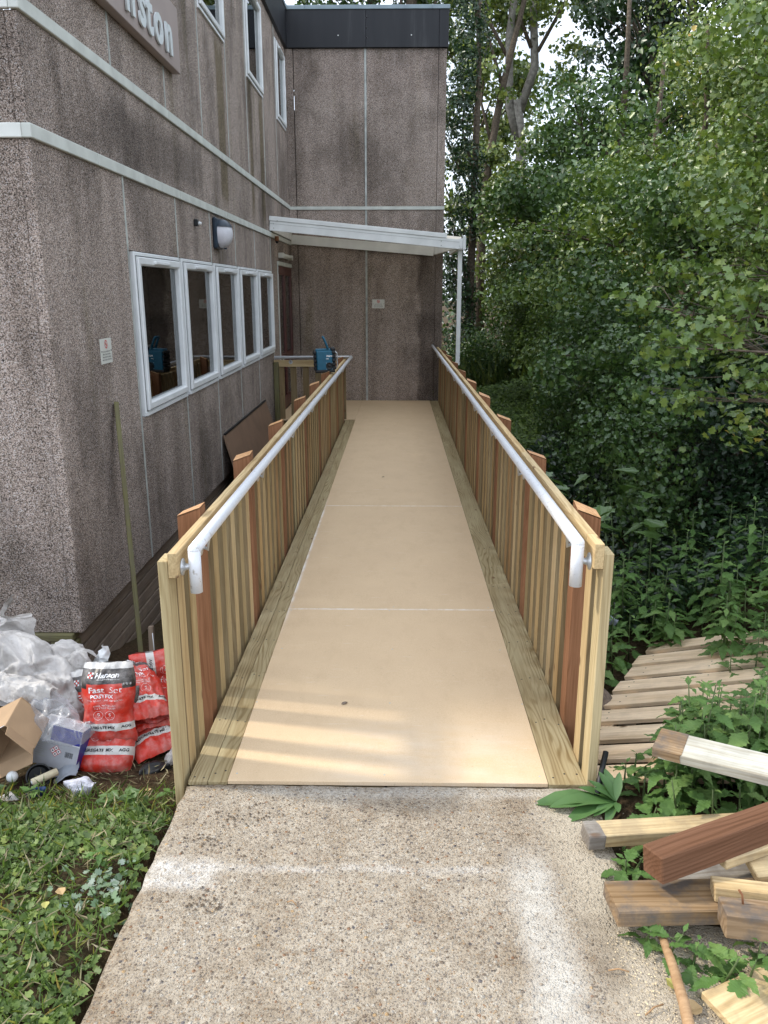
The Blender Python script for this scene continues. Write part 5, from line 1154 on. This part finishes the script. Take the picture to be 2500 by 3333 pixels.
# pale ground cover on the far path and tall weeds at its end
n = 22000; x = rng.uniform(.9, 3.1, n); y = rng.uniform(8.5, 16.0, n); P = np.stack([x, y, np.array([ground_z(a, b) for a, b in zip(x, y)]) + .16 * rng.random(n) + .05], 1)
o = scatter('path_ground_cover', P, np.tile([0, -.3, 1.], (n, 1)), .085 * (.6 + .6 * rng.random(n)), 'oval', m_weed, None, .0, .45, rnd=rng.random(n) * .8); tag(o, 'pale green ground cover on the far path past the fence', 'ground cover', kind='stuff')
n = 6500; x = rng.uniform(.95, 3.6, n); y = rng.uniform(16.2, 18.0, n); P = np.stack([x, y, np.array([ground_z(a, b) for a, b in zip(x, y)])], 1)
o = scatter('tall_weeds', P, np.tile([0, -1., 0.2], (n, 1)), .85 * (.4 + .7 * rng.random(n)), 'blade', m_pal, None, 0, .5, along=np.tile([0, 0, 1.], (n, 1)), rnd=rng.random(n)); tag(o, 'tall pale grassy weeds at the end of the far path', 'weeds', kind='stuff')
P, Nn, k = shell([(rr.uniform(1.2, 3.4), rr.uniform(16.2, 17.2), rr.uniform(-.1, .9), .45, .4, .45) for _ in range(26)], 9000, .3, .5, .6)
o = scatter('bramble_bank', P, Nn, .07 * (.6 + .6 * rng.random(len(P))), 'oval', m_mid, None, rnd=rng.random(len(P))); tag(o, 'scrubby bramble bank at the end of the far path', 'scrub', kind='stuff')

# ---------------------------------------------------------------- nettles: leaves are parts
def serr(n_teeth=9, wdt=.32):
    half = [(0, 0)]
    for i in range(n_teeth):
        t = (i + .5) / n_teeth; w0 = wdt * (math.sin(min(1, t * 1.25 + .12) * math.pi * .5) if t < .3 else 1) * (1 - max(0, t - .3) / .7) ** .8
        half.append((w0 * 1.04 + .01, t + .02)); half.append((w0 * .82, t + .035))
    half.append((0, 1.06)); return half
NL = []
for v_ in range(3):
    half = serr(); vs, fs = [], []; k = len(half); fold = .12 + .08 * v_; curl = .16 + .12 * v_
    rows = []
    for i, (x, y) in enumerate(half):
        zc = -curl * y * y + .03 * math.sin(y * 20 + v_); rows.append((len(vs))); 
        vs.append((0, min(y, 1.0), -curl * min(y, 1) ** 2)); vs.append((x, y, zc + x * fold * .8)); vs.append((-x, y, zc + x * fold * .8))
    for i in range(k - 1):
        a, b = rows[i], rows[i + 1]; fs.append((a, a + 1, b + 1, b)); fs.append((a, b, b + 2, a + 2))
    # petiole
    q = len(vs); vs += [(-.012, -.28, .02), (.012, -.28, .02), (.012, .02, 0), (-.012, .02, 0)]; fs.append((q, q + 1, q + 2, q + 3))
    for sh in range(3):
        me = mesh_from('leaf', vs, fs); a = me.attributes.new('rnd', 'FLOAT', 'POINT'); a.data.foreach_set('value', [.2 + .3 * sh] * len(vs)); me.materials.append(m_net); NL.append(me)
NG = 'stinging nettles around the timber and the pallet'
def nettle(x, y, h, label, seed, ls=.085, lean=(0, 0), zb=None, grp=NG, pairs=None):
    r_ = random.Random(seed); z = (ground_z(x, y) if zb is None else zb) - .02; t = thing('nettle_plant', label, 'nettle', (x, y, z), grp)
    top = Vector((x + lean[0], y + lean[1], z + h)); b = Vector((x, y, z)); tube('stem', [b, b.lerp(top, .5) + Vector((lean[0] * .1, 0, .01)), top], [.004, .0035, .002], m_stem, t, 6)
    n_ = pairs or max(4, int(h / .040)); ang = r_.uniform(0, 6.28)
    for i in range(n_):
        k = .22 + .78 * i / (n_ - 1); p = b.lerp(top, k); ang += math.pi / 2 + r_.uniform(-.25, .25); s_ = ls * (1.0 if k < .7 else 1.05 - .75 * (k - .7) / .3) * r_.uniform(.85, 1.15)
        for q in (0, math.pi):
            el = R(r_.uniform(-22, 14) + (28 if k > .9 else 0))
            Mw = T(*p) @ Matrix.Rotation(ang + q + r_.uniform(-.2, .2), 4, 'Z') @ Matrix.Rotation(el, 4, 'X') @ Matrix.Rotation(r_.uniform(-.3, .3), 4, 'Y') @ Matrix.Diagonal((s_, s_, s_, 1)) @ T(0, .28, 0)
            o = bpy.data.objects.new('leaf', r_.choice(NL)); link(o, t, Mw)
NS = [  # x, y, height, where
    (1.02, .02, .22, 'small nettle tuft at the fence foot beside the black pipe'), (1.10, -.05, .26, 'nettle just left of the stained plank end'), (1.20, .10, .30, 'nettle behind the stained plank end'),
    (1.32, -.02, .32, 'leafy nettle above the middle of the whitish plank'), (1.02, -.16, .18, 'low nettle in front of the stained plank end'), (1.12, -.22, .20, 'nettle below the whitish plank, nearest the path'),
    (1.22, -.20, .20, 'nettle between the whitish plank and the brown post'), (1.32, -.28, .20, 'nettle beneath the whitish plank at the right edge'), (.98, -.24, .13, 'young nettle beside the pale rotten-ended plank'),
    (.90, -.20, .11, 'short nettle sprouting near the dock leaves'), (1.45, .22, .38, 'tall nettle over the lower pallet slats'), (1.30, .34, .30, 'nettle drooping onto the pallet slats, left clump'),
    (1.18, .28, .27, 'nettle at the lower left of the pallet'), (1.55, .42, .42, 'nettle at the middle right of the pallet'), (1.66, .62, .44, 'nettle hiding the right ends of the pallet slats'),
    (1.78, .86, .46, 'tall nettle in front of the upper pallet slats'), (1.62, .20, .38, 'bushy nettle right of the whitish plank'), (1.75, .40, .42, 'nettle at the right frame edge below the pallet'),
    (.735, -.50, .085, 'small nettle between pale plank and brown post end'), (.77, -.45, .075, 'tiny nettle sprig under the brown post end'), (.715, -.755, .055, 'small nettle below the weathered plank end'),
    (.765, -.80, .085, 'bright nettle by the tool handle'), (.83, -.83, .090, 'nettle right of the tool handle'), (.88, -.90, .105, 'large-leaved nettle above the loose plank'),
    (.95, -.90, .10, 'big dark nettle rosette at the bottom right'), (1.0, -.84, .10, 'nettle at the right edge above the loose plank'), (.90, -.33, .11, 'nettle growing over the pale plank'),
    (1.95, 1.25, .50, 'nettle past the top of the pallet, right side'), (2.10, 1.0, .60, 'tall nettle at the right edge above the pallet'), (1.85, 1.55, .45, 'nettle behind the far pallet slat'),
    (2.15, 1.6, .62, 'nettle with upright tip in the hedge front'), (1.65, 1.9, .40, 'nettle left behind the pallet'), (1.45, 1.95, .35, 'nettle behind the pallet beside the fence'),
    (2.0, 2.0, .60, 'nettle between the pallet and the hawthorn'), (1.30, 1.75, .28, 'dark nettle in the gap between fence and pallet'), (1.18, 1.60, .25, 'shaded nettle hard against the right fence'),
    (1.75, 2.3, .5, 'shaded nettle farther behind the pallet'), (2.3, 2.3, .7, 'tall shaded nettle against the hawthorn'), (1.55, 1.35, .12, 'nettle tip lying over the fourth pallet slat')]
for i, (x, y, h_, lb_) in enumerate(NS):
    small = y < -.4
    nettle(x, y, h_ + (.035 if small else 0 if y > .8 or (y < .15 and x < 1.4) else .10), lb_, i + 1, .06 if small and h_ < .08 else (.085 if small else (.098 if y < .6 else .115)), (random.uniform(-.05, .02), random.uniform(-.06, .02)) if not small else (random.uniform(-.03, .03), -.03), (-.01 if small else None), NG, 4 if small else None)
rr2 = random.Random(5)
for i in range(14): nettle(rr2.uniform(1.25, 2.0), rr2.uniform(1.9, 2.5), rr2.uniform(.25, .45), 'stinging nettle in the shaded bed behind the pallet', 700 + i, .10, (0, -.04), None, 'nettles in the bed behind the pallet')
for i, (x, y, h_, lb_) in enumerate(((.88, .06, .13, 'short nettle between dock and pallet, close to the fence foot'), (.95, .16, .16, 'nettle in the shade at the lowest pallet slat'), (.93, -.02, .13, 'nettle just right of the dock leaves'), (1.02, -.08, .17, 'nettle at the near corner of the pallet under the stained plank end'))): nettle(x, y, h_, lb_, 500 + i, .08)
for i in range(110):
    x = rr2.uniform(1.0, 2.3); y = rr2.uniform(-.06, .38) if i % 2 else rr2.uniform(1.75, 3.1)
    if i % 2 == 0: x = rr2.uniform(1.3 if y > 2 else 1.9, 2.7)
    if i % 4 == 0: x = rr2.uniform(1.72, 2.15); y = rr2.uniform(.55, 1.5)
    if i % 2: x = rr2.uniform(1.02 + .45 * max(0, y + .05), 1.75 + .4 * y)
    nettle(x, y, rr2.uniform(.30, .50) if i % 2 else rr2.uniform(.35, .62), ('stinging nettle in the dense bed between the whitish plank and the pallet' if y < .5 else 'stinging nettle covering the right ends of the pallet slats' if y < 1.55 else 'stinging nettle in the shaded bed behind the pallet'), 200 + i, rr2.uniform(.085, .11), (rr2.uniform(-.06, .03), rr2.uniform(-.06, .03)), None, 'nettles in the bed by the whitish plank' if y < .5 else 'nettles over the right of the pallet' if y < 1.55 else 'nettles in the bed behind the pallet')
# dock with long leaves on the path edge
m_dock = leafmat('dock_leaf', [(0., (.08, .17, .05)), (1., (.10, .20, .055))], .5, .25)
dk = thing('dock_plant', 'dock with long smooth leaves spreading onto the concrete by the fence foot', 'weed', (.79, -.12, -.02))
half = [(0, 0), (.035, .10), (.10, .30), (.13, .5), (.11, .72), (.06, .9), (0, 1)]; vs, fs = [], []
for i, (x, y) in enumerate(half): vs += [(0, y, -.25 * y * y + .10 * y), (x, y, .3 * x - .25 * y * y + .10 * y + .012 * math.sin(i * 2.2)), (-x, y, .3 * x - .25 * y * y + .10 * y + .012 * math.cos(i * 2.2))]
for i in range(len(half) - 1): a, b = 3 * i, 3 * i + 3; fs += [(a, a + 1, b + 1, b), (a, b, b + 2, a + 2)]
dme = mesh_from('leaf', vs, fs, True); a = dme.attributes.new('rnd', 'FLOAT', 'POINT'); a.data.foreach_set('value', [.5] * len(vs)); dme.materials.append(m_dock)
for an, el, s_ in ((88, 4, .30), (98, 8, .25), (114, 2, .22), (70, 20, .14), (130, 8, .13), (150, 0, .12), (60, 35, .12), (30, 45, .12), (10, 40, .13), (-20, 50, .11), (170, 20, .09), (85, 40, .10)):
    o = bpy.data.objects.new('leaf', dme); link(o, dk, T(.80, -.115, .005) @ Matrix.Rotation(R(an), 4, 'Z') @ Matrix.Rotation(R(el), 4, 'X') @ Matrix.Diagonal((s_ * 1.15, s_, s_, 1)))
# big sycamore seedling leaves by the fence
mp = thing('maple_sapling', 'low maple sapling with very large dark leaves behind the right fence', 'sapling', (1.35, 3.0, -.4))
half = [(0, 0), (.22, -.06), (.42, -.02), (.36, .10), (.55, .22), (.60, .42), (.40, .40), (.34, .48), (.30, .66), (.20, .68), (.12, .86), (0, 1.02)]
vs = [(x, y, .12 * x - .25 * y * y) for x, y in half] + [(-x, y, .12 * x - .25 * y * y) for x, y in half[1:-1]]; k = len(half)
sme = mesh_from('leaf', vs, [tuple(range(k)), (0, k - 1) + tuple(range(2 * k - 3, k - 1, -1))]); a = sme.attributes.new('rnd', 'FLOAT', 'POINT'); a.data.foreach_set('value', [.6] * len(vs)); sme.materials.append(m_mid)
for i in range(34):
    xx, yy = random.uniform(1.15, 1.75), random.uniform(2.3, 3.9); zz = -.15 + random.uniform(0, .45) + (xx - 1.15) * .4
    o = bpy.data.objects.new('leaf', sme); s_ = random.uniform(.11, .17); link(o, mp, T(xx, yy, zz) @ Matrix.Rotation(random.uniform(0, 6.3), 4, 'Z') @ Matrix.Rotation(R(random.uniform(-25, 25)), 4, 'X') @ Matrix.Diagonal((s_, s_, s_, 1)))
for i in range(6): tube('stem', [(1.35 + .05 * i, 3.0, -.45), (1.3 + .08 * i, 2.9 + .1 * i, -.1), (1.2 + .1 * i, 2.6 + .2 * i, .2)], [.008, .006, .003], m_stem, mp, 6)

# ---------------------------------------------------------------- weeds on the left
def lawn_mask(x, y): return y < .16 + .10 * pn(x, 0, 7, 3) - .12 * ss(-1.25, -.85, x) * 0 
n = 15000; x = rng.uniform(-2.1, -.80, n); y = -1.5 + 1.72 * rng.random(n)
nzv = np.array([fbm(a, b, 1, 3.0, 3) for a, b in zip(x, y)])
keep = (nzv > -.10 - .3 * rng.random(n)) & (y < .02 + .15 * nzv) & (x < -.835 - .03 * np.clip(nzv, 0, 1))
x, y, nzv = x[keep], y[keep], nzv[keep]; z = np.array([ground_z(a, b) for a, b in zip(x, y)]); hh = (.008 + .035 * np.clip(nzv + .3, 0, 1)) * rng.random(len(x))
P = np.stack([x, y, z + hh], 1)
rn = rng.random(len(x)) * .9 + .0
o = scatter('weed_cover', P, np.tile([0, -.2, 1.], (len(P), 1)), .023 * (.4 + 1.0 * rng.random(len(P))), 'weed', m_weed, None, .0, .42, rnd=rn); tag(o, 'low lobed weeds covering the ground left of the concrete path', 'weeds', kind='stuff')
n = 5200; x = rng.uniform(-2.1, -.83, n); y = -1.5 + 1.75 * rng.random(n); P = np.stack([x, y, np.array([ground_z(a, b) for a, b in zip(x, y)]) + .004], 1)
d = rng.normal(0, 1, (n, 3)); d[:, 2] = .7 + .5 * rng.random(n)
o = scatter('grass_blades', P, rng.normal(0, 1, (n, 3)), .06 * (.5 + .9 * rng.random(n)), 'blade', m_weed, None, 0, .3, along=d, rnd=rng.random(n) * .98); tag(o, 'grass blades among the weeds left of the path', 'grass', kind='stuff')
n = 1500; x = rng.uniform(-1.9, -.83, n); y = rng.uniform(-1.4, .75, n); P = np.stack([x, y, np.array([ground_z(a, b) for a, b in zip(x, y)]) + .012 + .02 * rng.random(n) * (y < .1)], 1)
d = rng.normal(0, 1, (n, 3)); d[:, 2] = .15
o = scatter('dead_stems', P, rng.normal(0, 1, (n, 3)), .055 * (.4 + rng.random(n)), 'blade', m_straw, None, 0, .2, along=d, rnd=rng.random(n)); tag(o, 'dead straw-coloured stems strewn over the soil on the left', 'dead stems', kind='stuff')
# dusted leaves next to the white smear
n = 110; x = rng.normal(-.91, .08, n); y = rng.normal(-.53, .07, n); k = x < -.84; x, y = x[k], y[k]; P = np.stack([x, y, np.array([ground_z(a, b) for a, b in zip(x, y)]) + .030 + .015 * rng.random(len(x))], 1)
m_dusty = leafmat('dust_whitened_leaf', [(0., (.14, .22, .11)), (.7, (.22, .28, .19)), (1., (.42, .45, .40))], .8, .1)
o = scatter('dusted_leaves', P, np.tile([0, -.2, 1.], (len(P), 1)), .021 * (.5 + .8 * rng.random(len(P))), 'weed', m_dusty, None, 0, .4, rnd=rng.random(len(P))); tag(o, 'weed leaves whitened by cement dust beside the path edge', 'weeds', kind='stuff')
# larger weeds one can pick out
for i, (x, y, s_, lb_) in enumerate(((-1.02, .02, .055, 'broad-leaved weed near the middle of the weed edge'), (-.885, .10, .05, 'lobed weed at the foot of the left fence end'), (-1.62, .05, .075, 'large dark broad leaf clump at the left frame edge'),
        (-1.46, .13, .055, 'weed beside the blue rag'), (-1.12, .0, .05, 'pale broad weed in front of the crumpled paper'), (-.99, -.42, .045, 'weed near the whitened patch of path'), (-1.25, -1.0, .06, 'lobed weed near the bottom left corner'))):
    t = thing('broad_weed', lb_, 'weed', (x, y, ground_z(x, y)), 'broad-leaved weeds on the left')
    for k in range(7):
        o = bpy.data.objects.new('leaf', sme if i % 2 == 0 else random.choice(NL)); sc_ = s_ * random.uniform(.6, 1.1)
        link(o, t, T(x + random.uniform(-.03, .03), y + random.uniform(-.03, .03), ground_z(x, y) + .03 + random.uniform(0, .03)) @ Matrix.Rotation(k * .9 + random.random(), 4, 'Z') @ Matrix.Rotation(R(random.uniform(-15, 25)), 4, 'X') @ Matrix.Diagonal((sc_, sc_, sc_, 1)))
        o.data = o.data if i % 2 else o.data
# fallen leaves
m_fall = plain('fallen_tan_leaf', (.48, .33, .16), .7, .2); m_fall2 = plain('fallen_yellow_leaf', (.42, .40, .12), .7, .15)
vt, ft_ = TPL['oval']
for i, (x, y, s_, an, mt, lb_) in enumerate(((-1.03, -.60, .038, 40, m_fall, 'tan fallen leaf on the weeds near the path edge'), (-1.07, -.63, .03, 200, m_fall2, 'yellow-green fallen leaf beside the tan one'), (.80, -.98, .06, 100, m_fall, 'curled brown fallen leaf beside the loose plank'), (.76, -.93, .05, 30, m_fall2, 'yellowish fallen leaf by the tool handle'), (-1.02, .20, .03, 10, m_fall, 'small russet leaf on the soil left of the fence'), (-1.30, -1.02, .045, 80, m_fall, 'pale dry leaf near the bottom left corner'))):
    me = mesh_from('fallen_leaf', [tuple(v) for v in vt * s_ * np.array([1.5, 1, 1.5])], ft_); zz = max(ground_z(x, y), -.02 if x > .7 else -9) + (.055 if x < 0 and y < 0 else .02)
    tag(obj('fallen_leaf', me, mt, None, T(x, y, zz) @ Matrix.Rotation(R(an), 4, 'Z') @ Matrix.Rotation(R(12), 4, 'X')), lb_, 'leaf')
# crumbs of soil and grit on the slab, sawdust and twigs on the right
def crumbs(name, label, spots, mat, size, cat):
    vs, fs = [], []
    for (cx_, cy_, sx, sy, n_) in spots:
        for _ in range(n_):
            x, y = random.gauss(cx_, sx), random.gauss(cy_, sy)
            if y > -.03 or x < -.785: continue
            r = size * random.uniform(.35, 1.3); q = len(vs); z0 = -.008
            pts = [(x + r * math.cos(a) * random.uniform(.6, 1.2), y + r * math.sin(a) * random.uniform(.6, 1.2), z0 + r * random.uniform(.1, .4)) for a in (0, 1.25, 2.5, 3.8, 5)]
            vs += pts + [(x, y, z0 + r * random.uniform(.8, 1.2))]; fs += [(q + i, q + (i + 1) % 5, q + 5) for i in range(5)]
    return tag(obj(name, mesh_from(name, vs, fs), mat), label, cat, kind='stuff')
crumbs('soil_crumbs', 'dark crumbs of soil scattered on the concrete slab', [(-.58, -.20, .05, .03, 38), (-.47, -.20, .04, .02, 22), (-.66, -.33, .05, .02, 34), (-.60, -.62, .045, .025, 55), (-.40, -.28, .2, .1, 30), (-.3, -.8, .3, .25, 30)], plain('dark_soil_crumb', (.13, .095, .065), .95, .2), .0046, 'soil crumbs')
crumbs('loose_grit', 'loose stone grit on the concrete slab', [(0, -.7, .4, .35, 900), (.3, -.3, .3, .12, 300), (-.3, -.3, .25, .12, 250)], plain('stone_grit', (.36, .29, .22), .9, .3, scale=60), .0035, 'grit')
n = 2600; x = rng.uniform(.58, 1.1, n); y = rng.uniform(-1.3, -.72, n); k = x > .60 + .05 * rng.random(n) + .0 * y; x, y = x[k], y[k]; P = np.stack([x, y, np.full(len(x), -.004)], 1)
d = rng.normal(0, 1, (len(x), 3)); d[:, 2] = .02
m_saw = plain('sawdust', (.62, .50, .32), .95, .15); o = scatter('sawdust', P, np.tile([0, 0, 1.], (len(P), 1)), .005 * (.5 + rng.random(len(P))), 'simple', m_saw, None, 0, .25, along=d); tag(o, 'sawdust and chips at the lower right edge of the path', 'sawdust', kind='stuff')
for i, (a, b, lb_) in enumerate((((.585, -.865, .0), (.64, -.872, .004), 'short dark twig on the path near the weathered plank'), ((.645, -1.005, .0), (.70, -.975, .004), 'pale twig on the path beside the tool handle'), ((-.33, -.62, -.004), (-.30, -.635, -.002), 'tiny brown twig in the middle of the slab'))):
    tag(tube('twig', [a, ((a[0] + b[0]) / 2, (a[1] + b[1]) / 2 + .004, .006), b], .0022, m_handle, None, 6), lb_, 'twig')
for i, (x, y, lb_) in enumerate(((-.07, 6.9, 'small dead leaf on the ramp towards the landing'), (-.13, 5.4, 'dark scrap on the ramp past the second joint'), (-.22, .62, 'tiny leaf scrap on the near end of the ramp'))):
    me = mesh_from('dead_leaf', [tuple(v) for v in vt * .04], ft_); tag(obj('dead_leaf', me, m_fall if i == 0 else m_skirt, None, T(x, y, S * y + .004) @ Matrix.Rotation(1.1 * i, 4, 'Z')), lb_, 'leaf')
# ragged soil and dead stems behind pallets handled by undergrowth; grass tuft at the hedge foot
